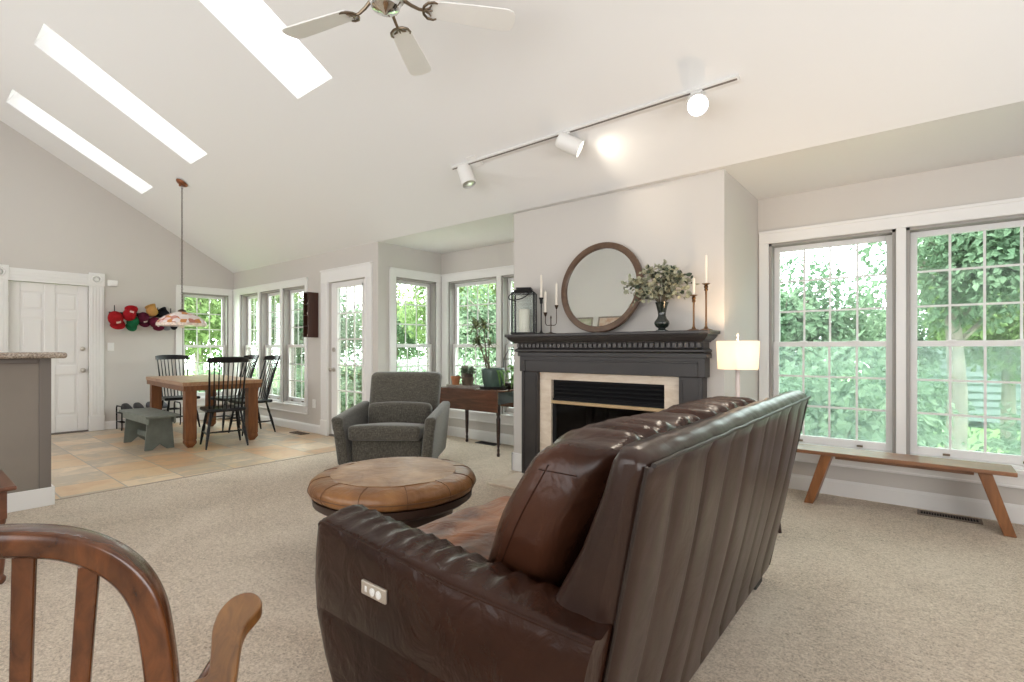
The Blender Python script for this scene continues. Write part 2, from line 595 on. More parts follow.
    def blade(self, pts, w0):
        """a long strap leaf along pts"""
        pts = [Vector(p) for p in pts]
        K = len(pts)
        vs, fs = [], []
        for i, p in enumerate(pts):
            t = (pts[min(i + 1, K - 1)] - pts[max(i - 1, 0)]).normalized()
            s = t.cross(Vector((0, 0, 1)))
            s = s.normalized() if s.length > 1e-4 else Vector((1, 0, 0))
            wd = w0 * (1 - (i / (K - 1)) ** 2) + 0.0006
            vs += [p - s * wd / 2, p + s * wd / 2]
        for i in range(K - 1):
            fs.append((2 * i, 2 * i + 1, 2 * i + 3, 2 * i + 2))
        self.add(vs, fs, True)

    def build(self, name, mat, parent=None, bevel=0, seg=2, angle=40):
        me = bpy.data.meshes.new(name)
        me.from_pydata(self.v, [], self.f)
        me.polygons.foreach_set('use_smooth', self.sm)
        if any(self.sm):
            me.set_sharp_from_angle(angle=radians(angle))
        me.materials.append(mat)
        me.update()
        o = bpy.data.objects.new(name, me)
        COL.objects.link(o)
        if parent is not None:
            o.parent = parent
        if bevel:
            b = o.modifiers.new('edge_rounding', 'BEVEL')
            b.width = bevel
            b.segments = seg
            b.limit_method = 'ANGLE'
            b.angle_limit = radians(35)
        return o


def thing(name, label, cat, loc=(0, 0, 0), rotz=0, group=None):
    o = bpy.data.objects.new(name, None)
    o.empty_display_size = 0.1
    o.location = loc
    o.rotation_euler = (0, 0, rotz)
    COL.objects.link(o)
    tag(o, label, cat, group)
    return o


def tag(o, label, cat, group=None):
    o['label'] = label
    o['category'] = cat
    if group:
        o['group'] = group
    return o


def struct(o, label=None, cat=None):
    o['kind'] = 'structure'
    if label:
        o['label'] = label
    if cat:
        o['category'] = cat
    return o


def frame(name, loc=(0, 0, 0), rotz=0, label=None, cat=None):
    o = bpy.data.objects.new(name, None)
    o.empty_display_size = 0.1
    o.location = loc
    o.rotation_euler = (0, 0, rotz)
    COL.objects.link(o)
    return struct(o, label, cat)


def copy_tree(o, parent=None):
    c = o.copy()
    COL.objects.link(c)
    if parent is not None:
        c.parent = parent
    for ch in list(o.children):
        copy_tree(ch, c)
    return c


# ------------------------------------------------------------------ the room: dimensions in metres
GX = -9.11       # gable wall plane (faces +X)
WA = 3.668       # dining window wall plane (faces -Y)
RX = -5.075      # bay return wall plane (faces +X)
WB = 4.689       # bay window wall plane (faces -Y)
CF = 3.73        # chimney front
CL, CR = -3.03, -1.095
EX = 2.6         # right wall
BY = -2.4        # wall behind the camera
H = 2.44
SL = 0.58        # ceiling slope
TH = 0.16        # wall thickness
SX0, SX1, SZ0, SZ1 = 0, 0, 0.36, 2.05    # window opening heights


def ceil_z(y):
    return H + SL * (WA - y)


def cells(lo, hi, cuts):
    xs = sorted({lo, hi, *[c for c in cuts if lo < c < hi]})
    return list(zip(xs[:-1], xs[1:]))


def wall_panel(mb, u0, u1, z0, z1, ops, th=TH):
    """wall in local u / depth / z, openings (u0,u1,z0,z1)"""
    for (a, b) in cells(u0, u1, [x for o in ops for x in o[:2]]):
        run = None
        for (c, d) in cells(z0, z1, [x for o in ops for x in o[2:]]):
            mu, mz = (a + b) / 2, (c + d) / 2
            if any(o[0] < mu < o[1] and o[2] < mz < o[3] for o in ops):
                if run: mb.box(a, b, 0, th, *run)
                run = None
            else:
                run = (run[0], d) if run else (c, d)
        if run: mb.box(a, b, 0, th, *run)


# floors
mb = MB().box(RX - 0.09, EX + TH, BY - TH, 5.0, -0.12, 0.0)
struct(mb.build('floor_carpet', M['carpet']), 'beige frieze carpet over the living room', 'carpet floor')
mb = MB().box(GX - TH, RX - 0.09, BY - TH, 5.0, -0.12, -0.004)
struct(mb.build('floor_tile', M['slate']), 'multicoloured stone tile floor of the dining area', 'tile floor')
mb = MB().box(RX - 0.105, RX - 0.080, 0.79, WA, -0.01, 0.004)
struct(mb.build('trim_1', M['trim_tan'], bevel=0.003), 'thin edging strip between tile and carpet', 'floor trim')

# --- openings
A_OPS = [(-8.83, -8.183), (-8.113, -7.466), (-7.396, -6.749)]
B_OPS = [(-4.93, -4.07), (-4.0, -3.14)]
C_OPS = [(-1.01, -0.145), (-0.085, 0.78)]
G_OP = (2.90, 3.585)
R_OP = (3.925, 4.59)
DOOR_A = (-6.152, -5.312)
DOOR_G = (0.957, 1.76)
DH = 2.035

# --- walls (Y walls: local x = X, local y = outward;  X walls: rotated 90 degrees)
mb = MB()
wall_panel(mb, GX - TH, RX - 0.0, 0, H, [(*o, SZ0, SZ1) for o in A_OPS] + [(*DOOR_A, 0, DH)])
o = mb.build('wall_dining', M['wall']); o.location = (0, WA, 0); struct(o, 'grey beige wall with the dining windows', 'wall')
mb = MB()
wall_panel(mb, BY - TH, WA, 0, H, [(*G_OP, SZ0, SZ1), (*DOOR_G, 0, DH)])
mb.prism([(BY - TH, H), (WA, H), (BY - TH, ceil_z(BY - TH))], 0, TH, 'y')
o = mb.build('wall_gable', M['wall']); o.location = (GX, 0, 0); o.rotation_euler.z = pi / 2; struct(o, 'tall sloping end wall with a white door', 'wall')
mb = MB()
wall_panel(mb, WA + TH, WB, 0, H, [(*R_OP, SZ0, SZ1)], TH)
o = mb.build('wall_bay_return', M['wall']); o.location = (RX, 0, 0); o.rotation_euler.z = pi / 2; struct(o, 'short side wall of the window bay', 'wall')
mb = MB()
wall_panel(mb, RX - TH, CL, 0, H, [(*o, SZ0, SZ1) for o in B_OPS])
o = mb.build('wall_bay', M['wall']); o.location = (0, WB, 0); struct(o, 'window wall of the bay beside the fireplace', 'wall')
mb = MB()
wall_panel(mb, CR, EX + TH, 0, H, [(*o, SZ0, SZ1) for o in C_OPS])
o = mb.build('wall_window_side', M['wall']); o.location = (0, WB, 0); struct(o, 'wall around the two large windows', 'wall')
mb = MB().box(EX, EX + TH, BY, WB, 0, 6.2)
struct(mb.build('wall_right', M['wall']))
mb = MB().box(GX - TH, EX + TH, BY - TH, BY, 0, 6.2)
struct(mb.build('wall_back', M['ceiling']))
FB = (-2.556, -1.514, 0.03, 0.885)
mb = MB()
wall_panel(mb, CL, CR, 0, H, [FB], 0.12)
mb.box(CL, CL + 0.12, 0.12, WB - CF + TH, 0, H)
mb.box(CR - 0.12, CR, 0.12, WB - CF + TH, 0, H)
mb.box(CL + 0.12, CR - 0.12, WB - CF, WB - CF + TH, 0, H)
o = mb.build('wall_chimney', M['wall']); o.location = (0, CF, 0); struct(o, 'projecting chimney breast above the fireplace', 'wall')

# --- ceilings
SKY = [(-8.41, -7.935), (-6.605, -6.11), (-4.165, -3.62)]
SKY_Y = (0.868, 2.192)
nrm = Vector((0, SL, 1)).normalized()
nrm_up = Vector((0, SL, 1)).normalized()


def slope_pt(x, y, d):
    return Vector((x, y, ceil_z(y))) + nrm * d


CT = 0.34


def slope_box(mb, x0, x1, y0, y1, d0=0.0, d1=CT):
    mb.hexa([slope_pt(x0, y0, d0), slope_pt(x1, y0, d0), slope_pt(x1, y1, d0), slope_pt(x0, y1, d0)],
            [slope_pt(x0, y0, d1), slope_pt(x1, y0, d1), slope_pt(x1, y1, d1), slope_pt(x0, y1, d1)])


mb = MB()
for (a, b) in cells(GX - TH, EX + TH, [x for s in SKY for x in s]):
    hole = any(s[0] < (a + b) / 2 < s[1] for s in SKY)
    if hole:
        slope_box(mb, a, b, BY - TH, SKY_Y[0])
        slope_box(mb, a, b, SKY_Y[1], WA)
    else:
        slope_box(mb, a, b, BY - TH, WA)
struct(mb.build('ceiling', M['ceiling']), 'white sloping cathedral ceiling', 'ceiling')
mb = MB().box(RX - TH, CL + 0.0, WA, WB + TH, H, H + 0.25)
mb.box(CL, CR, WA, WB + TH, H, H + 0.25)
mb.box(CR, EX + TH, WA, WB + TH, H, H + 0.25)
struct(mb.build('ceiling_bay', M['ceiling']), 'flat white ceiling of the window bays', 'ceiling')
for i, s in enumerate(SKY):
    lab = ['narrow skylight nearest the end wall', 'middle skylight of the sloping ceiling', 'skylight behind the ceiling fan blade'][i]
    fr = frame('window_%d' % (10 + i), (0, 0, 0), 0, lab, 'skylight')
    mb = MB()
    e = 0.035
    slope_box(mb, s[0] - e, s[0], SKY_Y[0] - e, SKY_Y[1] + e, CT, CT + .05)
    slope_box(mb, s[1], s[1] + e, SKY_Y[0] - e, SKY_Y[1] + e, CT, CT + .05)
    slope_box(mb, s[0], s[1], SKY_Y[0] - e, SKY_Y[0], CT, CT + .05)
    slope_box(mb, s[0], s[1], SKY_Y[1], SKY_Y[1] + e, CT, CT + .05)
    mb.build('skylight_frame', M['vinyl'], fr)
    mb = MB()
    slope_box(mb, s[0], s[1], SKY_Y[0], SKY_Y[1], CT + .012, CT + .02)
    mb.build('glass_pane', M['opal'], fr)


# --- windows
def make_window(n, loc, rotz, u0, u1, cols, label, gmat, cols_low=None, screen=True):
    """double-hung window in local u / depth / z"""
    W = frame('window_%d' % n, loc, rotz, label, 'window')
    mid = 1.195
    j = 0.022
    mb = MB()
    mb.box(u0, u0 + j, 0.0, TH, SZ0, SZ1)
    mb.box(u1 - j, u1, 0.0, TH, SZ0, SZ1)
    mb.box(u0, u1, 0.0, TH, SZ1 - j, SZ1)
    mb.build('jamb', M['jamb'], W)
    MB().box(u0, u1, 0.0, TH, SZ0, SZ0 + 0.02).build('sill_ledge', M['vinyl'], W)
    a, b = u0 + j, u1 - j
    for part, y0, z0, z1, cc in (('upper_sash', 0.095, mid - 0.02, SZ1 - j, cols), ('lower_sash', 0.055, SZ0 + 0.02, mid + 0.022, cols_low or cols)):
        s = 0.042
        bot = 0.06 if part == 'lower_sash' else 0.04
        mb = MB()
        mb.box(a, a + s, y0, y0 + 0.035, z0, z1)
        mb.box(b - s, b, y0, y0 + 0.035, z0, z1)
        mb.box(a + s, b - s, y0, y0 + 0.035, z1 - 0.042, z1)
        mb.box(a + s, b - s, y0, y0 + 0.035, z0, z0 + bot)
        sh = mb.build(part, M['vinyl'], W, bevel=0.003)
        ga, gb, gz0, gz1 = a + s, b - s, z0 + bot, z1 - 0.042
        MB().box(ga, gb, y0 + 0.016, y0 + 0.020, gz0, gz1).build('glass_pane', gmat, sh)
        mb = MB()
        mw = 0.0075
        for k in range(1, cc):
            x = ga + (gb - ga) * k / cc
            mb.box(x - mw, x + mw, y0 + 0.011, y0 + 0.0155, gz0, gz1)
        for k in range(1, 3):
            z = gz0 + (gz1 - gz0) * k / 3
            mb.box(ga, gb, y0 + 0.0105, y0 + 0.0155, z - mw, z + mw)
        mb.build('muntin_grid', M['vinyl'], sh)
        if part == 'lower_sash':
            mb = MB()
            for t in (0.28, 0.72):
                x = a + (b - a) * t
                mb.box(x - 0.028, x + 0.028, y0 - 0.018, y0, z1 - 0.012, z1 + 0.006)
            mb.build('sash_lock', M['vinyl'], sh, bevel=0.003)
            mb = MB()
            for t in (0.25, 0.75):
                x = a + (b - a) * t
                mb.box(x - 0.02, x + 0.02, y0 - 0.012, y0, z0 + 0.012, z0 + 0.026)
            mb.build('finger_lift', M['antique'], sh)
            if screen:
                MB().box(a, b, 0.147, 0.149, SZ0 + 0.02, mid).build('insect_screen', M['screen'], W)
    return W


Q = pi / 2
make_window(1, (GX, 0, 0), Q, *G_OP, 3, 'window in the end wall beside the hats', M['glass'], None, False)
labs = ['first dining window next to the room corner', 'middle one of the three dining windows', 'dining window beside the small wall shelf']
for i, o_ in enumerate(A_OPS):
    make_window(2 + i, (0, WA, 0), 0, *o_, 3, labs[i], M['glass'], None, False)
make_window(5, (RX, 0, 0), Q, *R_OP, 3, 'window behind the armchair in the bay side wall', M['glass'], None, False)
make_window(6, (0, WB, 0), 0, *B_OPS[0], 4, 'window behind the potted plants', M['glass'], None, False)
make_window(7, (0, WB, 0), 0, *B_OPS[1], 4, 'window partly hidden by the chimney breast', M['glass'], None, False)
make_window(8, (0, WB, 0), 0, *C_OPS[0], 4, 'large window beside the lamp and sofa', M['glass_green'])
make_window(9, (0, WB, 0), 0, *C_OPS[1], 4, 'large window cut off by the picture edge', M['glass_green'])


def casing(n, loc, rotz, u0, u1, ops, label, left=True, right=True, bot=True):
    """flat casing around a group of openings, with stool and apron"""
    c = 0.10
    mb = MB()
    d = -0.02
    lo, hi = u0, u1
    mb.box(lo, hi, d, 0, SZ1, SZ1 + c)
    mb.box(lo, hi, d - 0.008, 0, SZ1 + c - 0.018, SZ1 + c + 0.006)
    xs = [lo] + [x for o in ops for x in o] + [hi]
    for k in range(0, len(xs), 2):
        if xs[k + 1] - xs[k] > 0.005:
            mb.box(xs[k], xs[k + 1], d, 0, SZ0 - 0.02, SZ1)
    mb.box(lo - 0.0, hi + 0.0, -0.045, 0, SZ0 - 0.028, SZ0)
    mb.box(lo, hi, d, 0, SZ0 - 0.125, SZ0 - 0.028)
    mb.box(lo, hi, d - 0.006, 0, SZ0 - 0.125, SZ0 - 0.108)
    o = mb.build('trim_%d' % n, M['trim'], bevel=0.004)
    o.location = loc
    o.rotation_euler.z = rotz
    struct(o, label, 'window trim')


casing(2, (GX, 0, 0), Q, G_OP[0] - 0.085, WA - 0.022, [G_OP], 'white casing of the end wall window')
casing(3, (0, WA, 0), 0, GX + 0.022, A_OPS[-1][1] + 0.065, A_OPS, 'white casing of the three dining windows')
casing(4, (RX, 0, 0), Q, R_OP[0] - 0.095, WB - 0.022, [R_OP], 'white casing of the bay side window')
casing(5, (0, WB, 0), 0, RX + 0.022, CL - 0.01, B_OPS, 'white casing of the bay windows')
casing(6, (0, WB, 0), 0, CR + 0.01, 0.88, C_OPS, 'white casing of the two large windows')


def baseboard(name, loc, rotz, runs, hgt=0.125):
    mb = MB()
    for a, b in runs:
        mb.box(a, b, -0.016, 0, 0, hgt - 0.02)
        mb.prism([(0, hgt), (-0.008, hgt), (-0.016, hgt - 0.02), (0, hgt - 0.02)], a, b, 'x')
    o = mb.build(name, M['trim'], bevel=0.002)
    o.location = loc
    o.rotation_euler.z = rotz
    struct(o)


baseboard('baseboard_dining', (0, WA, 0), 0, [(GX + 0.016, -6.335), (-5.165, RX)], 0.115)
baseboard('baseboard_gable', (GX, 0, 0), Q, [(BY, 0.79), (1.93, WA)], 0.115)
baseboard('baseboard_bay_return', (RX, 0, 0), Q, [(WA, WB - 0.016)])
baseboard('baseboard_bay', (0, WB, 0), 0, [(RX, CL - 0.016)])
baseboard('baseboard_window_side', (0, WB, 0), 0, [(CR + 0.016, EX)])
baseboard('baseboard_right', (EX, 0, 0), -Q, [(-WB + 0.02, -BY)])
mb = MB()
mb.box(CL - 0.016, CL, CF - 0.016, WB - 0.02, 0, 0.17)
mb.box(CL - 0.016, -2.89, CF - 0.016, CF, 0, 0.17)
mb.box(CR, CR + 0.016, CF - 0.016, WB - 0.02, 0, 0.17)
mb.box(-1.17, CR + 0.016, CF - 0.016, CF, 0, 0.17)
struct(mb.build('baseboard_chimney', M['trim'], bevel=0.004))

# --- white six-panel door in the gable wall
D = frame('door_1', (GX, 0, 0), Q, 'white six panel door in the end wall', 'door')
u0, u1 = DOOR_G
mb = MB()
mb.box(u0 + 0.004, u1 - 0.004, 0.045, 0.08, 0.018, DH - 0.004)
st = 0.11
zr = [(0.018, 0.24), (0.80, 0.93), (1.56, 1.67), (DH - 0.125, DH - 0.004)]
for (a, b) in zr:
    mb.box(u0 + 0.004 + st, (u0 + u1) / 2 - 0.055, 0.035, 0.045, a, b)
    mb.box((u0 + u1) / 2 + 0.055, u1 - 0.004 - st, 0.035, 0.045, a, b)
for (a, b) in ((u0 + 0.004, u0 + 0.004 + st), (u1 - 0.004 - st, u1 - 0.004), ((u0 + u1) / 2 - 0.055, (u0 + u1) / 2 + 0.055)):
    mb.box(a, b, 0.035, 0.045, 0.018, DH - 0.004)
mb.build('door_slab', M['trim'], D, bevel=0.006)
mb = MB()
for (za, zb) in ((0.24, 0.80), (0.93, 1.56), (1.67, DH - 0.125)):
    for (a, b) in ((u0 + 0.004 + st, (u0 + u1) / 2 - 0.055), ((u0 + u1) / 2 + 0.055, u1 - 0.004 - st)):
        mb.box(a + 0.03, b - 0.03, 0.036, 0.046, za + 0.03, zb - 0.03)
mb.build('raised_panel', M['trim'], D, bevel=0.008)
for nm, z in (('door_knob', 0.855), ('deadbolt', 1.155)):
    mb = MB(Matrix.Translation((u1 - 0.062, 0.035, z)) @ Matrix.Rotation(pi / 2, 4, 'X'))
    if nm == 'door_knob':
        mb.lathe([(0, 0), (0.03, 0), (0.03, 0.008), (0.012, 0.014), (0.012, 0.035), (0.024, 0.042), (0.029, 0.055), (0.022, 0.068), (0, 0.072)], n=20)
    else:
        mb.lathe([(0, 0), (0.03, 0), (0.028, 0.014), (0.016, 0.018), (0, 0.02)], n=20)
    mb.build(nm, M['nickel'], D)
for z in (0.25, 1.02, 1.80):
    MB().cyl((u0 + 0.002, 0.033, z - 0.045), (u0 + 0.002, 0.033, z + 0.045), 0.007).build('hinge', M['nickel'], D)
MB().box(u0, u1, 0.0, TH, -0.001, 0.016).build('threshold', M['counter_trim'], D)
mb = MB()
for (a, b) in ((u0 - 0.165, u0), (u1, u1 + 0.165)):
    mb.box(a, b, -0.022, 0, 0.21, DH + 0.01)
    mb.box(a - 0.004, b + 0.004, -0.03, 0, 0, 0.21)
    for k in range(4):
        x = a + 0.03 + k * 0.035
        mb.box(x - 0.010, x + 0.010, -0.028, -0.022, 0.23, DH - 0.01)
    mb.box(a - 0.006, b + 0.006, -0.032, 0, DH + 0.01, DH + 0.19)
    mb.M = Matrix.Translation(((a + b) / 2, -0.032, DH + 0.10)) @ Matrix.Rotation(pi / 2, 4, 'X')
    mb.lathe([(0, 0.006), (0.02, 0.006), (0.026, 0.0), (0.04, 0.0), (0.046, 0.008), (0.055, 0.008), (0.06, 0)], n=24)
    mb.M = None
mb.box(u0, u1, -0.022, 0, DH, DH + 0.165)
for z in (DH + 0.045, DH + 0.085, DH + 0.125):
    mb.box(u0, u1, -0.028, -0.022, z - 0.010, z + 0.010)
o = mb.build('trim_7', M['trim'], bevel=0.003); o.location = (GX, 0, 0); o.rotation_euler.z = Q
struct(o, 'fluted white casing with corner blocks around the panel door', 'door trim')

# --- french door in the dining wall
D = frame('door_2', (0, WA, 0), 0, 'white glazed door with fifteen panes', 'door')
u0, u1 = DOOR_A
a, b = u0 + 0.004, u1 - 0.004
ga, gb, gz0, gz1 = u0 + 0.155, u1 - 0.13, 0.27, 1.955
mb = MB()
mb.box(a, ga, 0.035, 0.078, 0.018, DH - 0.004)
mb.box(gb, b, 0.035, 0.078, 0.018, DH - 0.004)
mb.box(ga, gb, 0.035, 0.078, 0.018, gz0)
mb.box(ga, gb, 0.035, 0.078, gz1, DH - 0.004)
mb.build('door_slab', M['trim'], D, bevel=0.003)
mb = MB()
for (p, q, r, s) in ((ga - 0.02, ga, gz0 - 0.02, gz1 + 0.02), (gb, gb + 0.02, gz0 - 0.02, gz1 + 0.02)):
    mb.box(p, q, 0.027, 0.035, r, s)
for (r, s) in ((gz0 - 0.02, gz0), (gz1, gz1 + 0.02)):
    mb.box(ga - 0.02, gb + 0.02, 0.027, 0.035, r, s)
for k in (1, 2):
    x = ga + (gb - ga) * k / 3
    mb.box(x - 0.009, x + 0.009, 0.040, 0.052, gz0, gz1)
for k in range(1, 5):
    z = gz0 + (gz1 - gz0) * k / 5
    mb.box(ga, gb, 0.040, 0.052, z - 0.009, z + 0.009)
mb.build('muntin_grid', M['trim'], D)
MB().box(ga, gb, 0.054, 0.058, gz0, gz1).build('glass_pane', M['glass'], D)
for nm, z in (('door_knob', 0.88), ('deadbolt', 1.145)):
    mb = MB(Matrix.Translation((u0 + 0.07, 0.035, z)) @ Matrix.Rotation(pi / 2, 4, 'X'))
    if nm == 'door_knob':
        mb.lathe([(0, 0), (0.03, 0), (0.03, 0.008), (0.012, 0.014), (0.012, 0.035), (0.024, 0.042), (0.029, 0.055), (0.022, 0.068), (0, 0.072)], n=20)
    else:
        mb.lathe([(0, 0), (0.03, 0), (0.028, 0.014), (0.016, 0.018), (0, 0.02)], n=20)
    mb.build(nm, M['nickel'], D)
MB().box(u0, u1, 0.0, TH, -0.001, 0.016).build('threshold', M['counter_trim'], D)
mb = MB()
for (p, q) in ((u0 - 0.165, u0), (u1, u1 + 0.135)):
    mb.box(p, q, -0.024, 0, 0, DH + 0.005)
    mb.box(p - 0.004, q + 0.004, -0.03, 0, 0, 0.2)
    for k in range(3):
        x = p + 0.035 + k * 0.035
        mb.box(x - 0.008, x + 0.008, -0.03, -0.024, 0.22, DH)
mb.box(u0 - 0.165, u1 + 0.135, -0.024, 0, DH, DH + 0.165)
mb.box(u0 - 0.172, u1 + 0.14, -0.034, 0, DH + 0.15, DH + 0.172)
o = mb.build('trim_8', M['trim'], bevel=0.003); o.location = (0, WA, 0)
struct(o, 'white casing around the glazed door', 'door trim')


# ------------------------------------------------------------------ sofa
def wrinkle(p, amp, sc=(1, 1, 1), seed=0.0):
    q = Vector((p[0] * sc[0] + seed, p[1] * sc[1] + seed * 1.7, p[2] * sc[2] - seed))
    return amp * noise.noise(q)


sofa = thing('sofa', 'dark brown leather sofa with pleated back and power recline switch', 'sofa', (-1.0, 1.85, 0))
OX, OY = -1.0, 1.85          # sofa local = world - (OX, OY)
Y0, Y1 = 0.93, 2.78          # back panel ends

# back: cross-section in (x, z), lofted along Y
OUT0, OUT1 = (-0.590, 0.075), (-0.418, 0.925)
inner = [(-0.455, 0.960), (-0.490, 0.957), (-0.512, 0.925), (-0.535, 0.85), (-0.588, 0.72), (-0.655, 0.60), (-0.72, 0.47), (-0.76, 0.30), (-0.77, 0.075)]
mb = MB()
rings = []
N = 150
ys_ = [0, .0015, .005, .011, .019, .028, .038]
ys_ = [Y0 + q for q in ys_] + [Y0 + 0.05 + (Y1 - Y0 - 0.1) * i / N for i in range(N + 1)] + [Y1 - q for q in ys_[::-1]]


def inner_x(z):
    L = inner
    for (xa, za), (xb, zb) in zip(L[:-1], L[1:]):
        if za >= z >= zb:
            return xa + (xb - xa) * (za - z) / max(1e-6, za - zb)
    return L[0][0] if z > L[0][1] else L[-1][0]


for y in ys_:
    e = min(y - Y0, Y1 - y)
    rin = 1 - sqrt(max(0, 1 - (1 - min(e / 0.05, 1)) ** 2)) if e < 0.05 else 0      # rounded ends
    ph = (y - Y0) / (Y1 - Y0) * 9
    pleat = abs(sin(pi * ph)) ** 0.32
    ring = []
    K = 22
    for k in range(K + 1):
        t = k / K
        x = OUT0[0] + (OUT1[0] - OUT0[0]) * t
        z = OUT0[1] + (OUT1[1] - OUT0[1]) * t
        wgt = min(1, t / 0.06) * min(1, (1 - t) / 0.03)
        slack = 0.010 * sin(pi * t) + wrinkle((0, y, z), 0.006, (1, 9, 2.2), 3)
        x += (pleat - 1) * 0.019 * wgt + slack * wgt
        ring.append((x, z))
    for (x, z) in [(-0.430, 0.943)] + inner:
        ring.append((x, z + wrinkle((x, y, z), 0.004, (5, 14, 5), 1) * (1 if z > 0.8 else 0)))
    out = []
    for (x, z) in ring:
        xo = OUT0[0] + (OUT1[0] - OUT0[0]) * (z - OUT0[1]) / (OUT1[1] - OUT0[1])
        xc = (xo + inner_x(z)) / 2
        k_ = 1 - 0.055 * rin / max(0.06, (xo - inner_x(z)) / 2 + .02) if z < 0.94 else 1 - 0.5 * rin
        out.append((xc + (x - xc) * k_ - OX, y - OY, z - 0.030 * rin * max(0, (z - 0.55) / 0.4)))
    rings.append(out)
mb.loft(rings, True)
back = mb.build('back_panel', M['leather_back'], sofa, angle=60)
# piping that closes the pleats along the top rear edge and down the near end
mb = MB()
mb.tube([(OUT1[0] + 0.004 - OX, Y0 + 0.02 + (Y1 - Y0 - 0.04) * i / 60 - OY, 0.928 + wrinkle((0, i * .3, 0), 0.003)) for i in range(61)], 0.0055, 8)
for yy, sg in ((Y0 + 0.012, 1), (Y1 - 0.012, -1)):
    mb.tube([(OUT0[0] + (OUT1[0] - OUT0[0]) * t - 0.006 - OX, yy - OY, OUT0[1] + (OUT1[1] - OUT0[1]) * t) for t in [k / 12 for k in range(13)]], 0.005, 8)
for q in range(1, 9):
    yy = Y0 + (Y1 - Y0) * q / 9
    P = []
    for k in range(15):
        t = 0.03 + 0.95 * k / 14
        z = OUT0[1] + (OUT1[1] - OUT0[1]) * t
        slack = 0.010 * sin(pi * t) + wrinkle((0, yy, z), 0.006, (1, 9, 2.2), 3)
        P.append((OUT0[0] + (OUT1[0] - OUT0[0]) * t - 0.0165 + slack - OX, yy - OY, z))
    mb.tube(P, 0.0022, 6)
mb.build('piping', M['seam_leather'], back)

# base frame and feet
MB().rbox((-1.02 - OX, 0, 0.21), (0.86, 1.46, 0.30), 0.02).build('base_frame', M['leather'], sofa)
for (x, y) in ((-1.40, 1.02), (-1.40, 2.60), (-0.70, 1.02), (-0.66, 2.66)):
    MB().box(x - 0.045 - OX, x + 0.045 - OX, y - 0.06 - OY, y + 0.06 - OY, 0.0, 0.075).build('foot', M['rubber'], sofa, bevel=0.006)


# arms
def arm(y_out, y_in, name_seed):
    sgn = 1 if y_in > y_out else -1
    xa, xb = -1.528, -0.50
    K = 70
    rings = []
    for i in range(K + 1):
        t = i / K
        x = xa + (xb - xa) * t
        zs = 0.612 - 0.04 * min(1, t / 0.6)             # outer seam height
        zc = 0.640 - 0.052 * t
        e = min(1, (x - xa) / 0.06)
        fr_ = sqrt(max(0, 1 - (1 - e) ** 2))             # rounded front
        lowcut = 0.0
        ruck = 0.017 * abs(sin(x * 44 + 2.2 * noise.noise(Vector((x * 5, name_seed, 0))))) * (1 if 0.05 < t < 0.8 else 0.3)
        prof = [(0.016, 0.085), (0.006, 0.20), (0.0, 0.335), (0.0045, 0.342), (0.0, 0.349), (0.001, 0.45), (0.003, 0.54), (0.008, zs - 0.012), (0.012, zs - 0.002), (0.013, zs + 0.004),
                (0.022, zs + 0.013), (0.045, zc - 0.012 - ruck * .2), (0.085, zc - ruck * .55), (0.125, zc + 0.002 - ruck), (0.16, zc - 0.006 - ruck), (0.188, zc - 0.03 - ruck * .6), (0.202, zc - 0.07), (0.205, 0.48), (0.20, 0.30), (0.19, 0.085)]
        ring = []
        for (d, z) in prof:
            zz = 0.085 + (z - 0.085) * (0.90 + 0.10 * fr_)
            dd = 0.10 + (d - 0.10) * (0.82 + 0.18 * fr_)
            xe = min(-0.50, OUT0[0] + (zz - OUT0[1]) * 0.2023 - 0.012)
            xx = x if t < 0.7 else x + (xe - xb) * (t - 0.7) / 0.3
            ring.append((xx - OX, y_out + sgn * dd - OY, zz))
        rings.append(ring)
    # front lower edge draws back
    for i, r in enumerate(rings):
        t = i / K
        for k, p in enumerate(r):
            low = max(0, (0.40 - p[2]) / 0.32)
            sh = 0.10 * low ** 1.6 * max(0, 1 - t / 0.25)
            r[k] = (p[0] + sh, p[1], p[2])
    if sgn < 0:
        rings = [r[::-1] for r in rings]
    mb = MB()
    mb.loft([r[::-1] for r in rings], True)
    o = mb.build('arm', M['leather'], sofa, angle=70)
    mb = MB()
    mb.tube([(r[9][0], r[9][1], r[9][2]) for r in (rings if sgn > 0 else [q[::-1] for q in rings])], 0.0042, 6)
    fr0 = rings[0] if sgn > 0 else rings[0][::-1]
    mb.tube([fr0[k] for k in range(0, 10)], 0.005, 6)
    mb.build('welt', M['leather'], o)
    return o


arm_near = arm(0.85, 1.055, 1.3)
arm(2.765, 2.56, 5.1)
# power switch on the near arm
mb = MB().rbox((-1.192 - OX, 0.8485 - OY, 0.482), (0.112, 0.010, 0.040), 0.0045, (2, 1, 2))
sw = mb.build('switch_plate', M['switch_plate'], arm_near)
mb = MB()
for x in (-1.192, -1.164):
    mb.M = Matrix.Translation((x - OX, 0.8435 - OY, 0.482)) @ Matrix.Rotation(pi / 2, 4, 'X')
    mb.lathe([(0, 0), (0.011, 0), (0.011, 0.003), (0, 0.0045)], n=16)
mb.M = None
mb.box(-1.228 - OX, -1.219 - OX, 0.8425 - OY, 0.844 - OY, 0.474, 0.490)
mb.build('switch_button', M['plate'], sw)

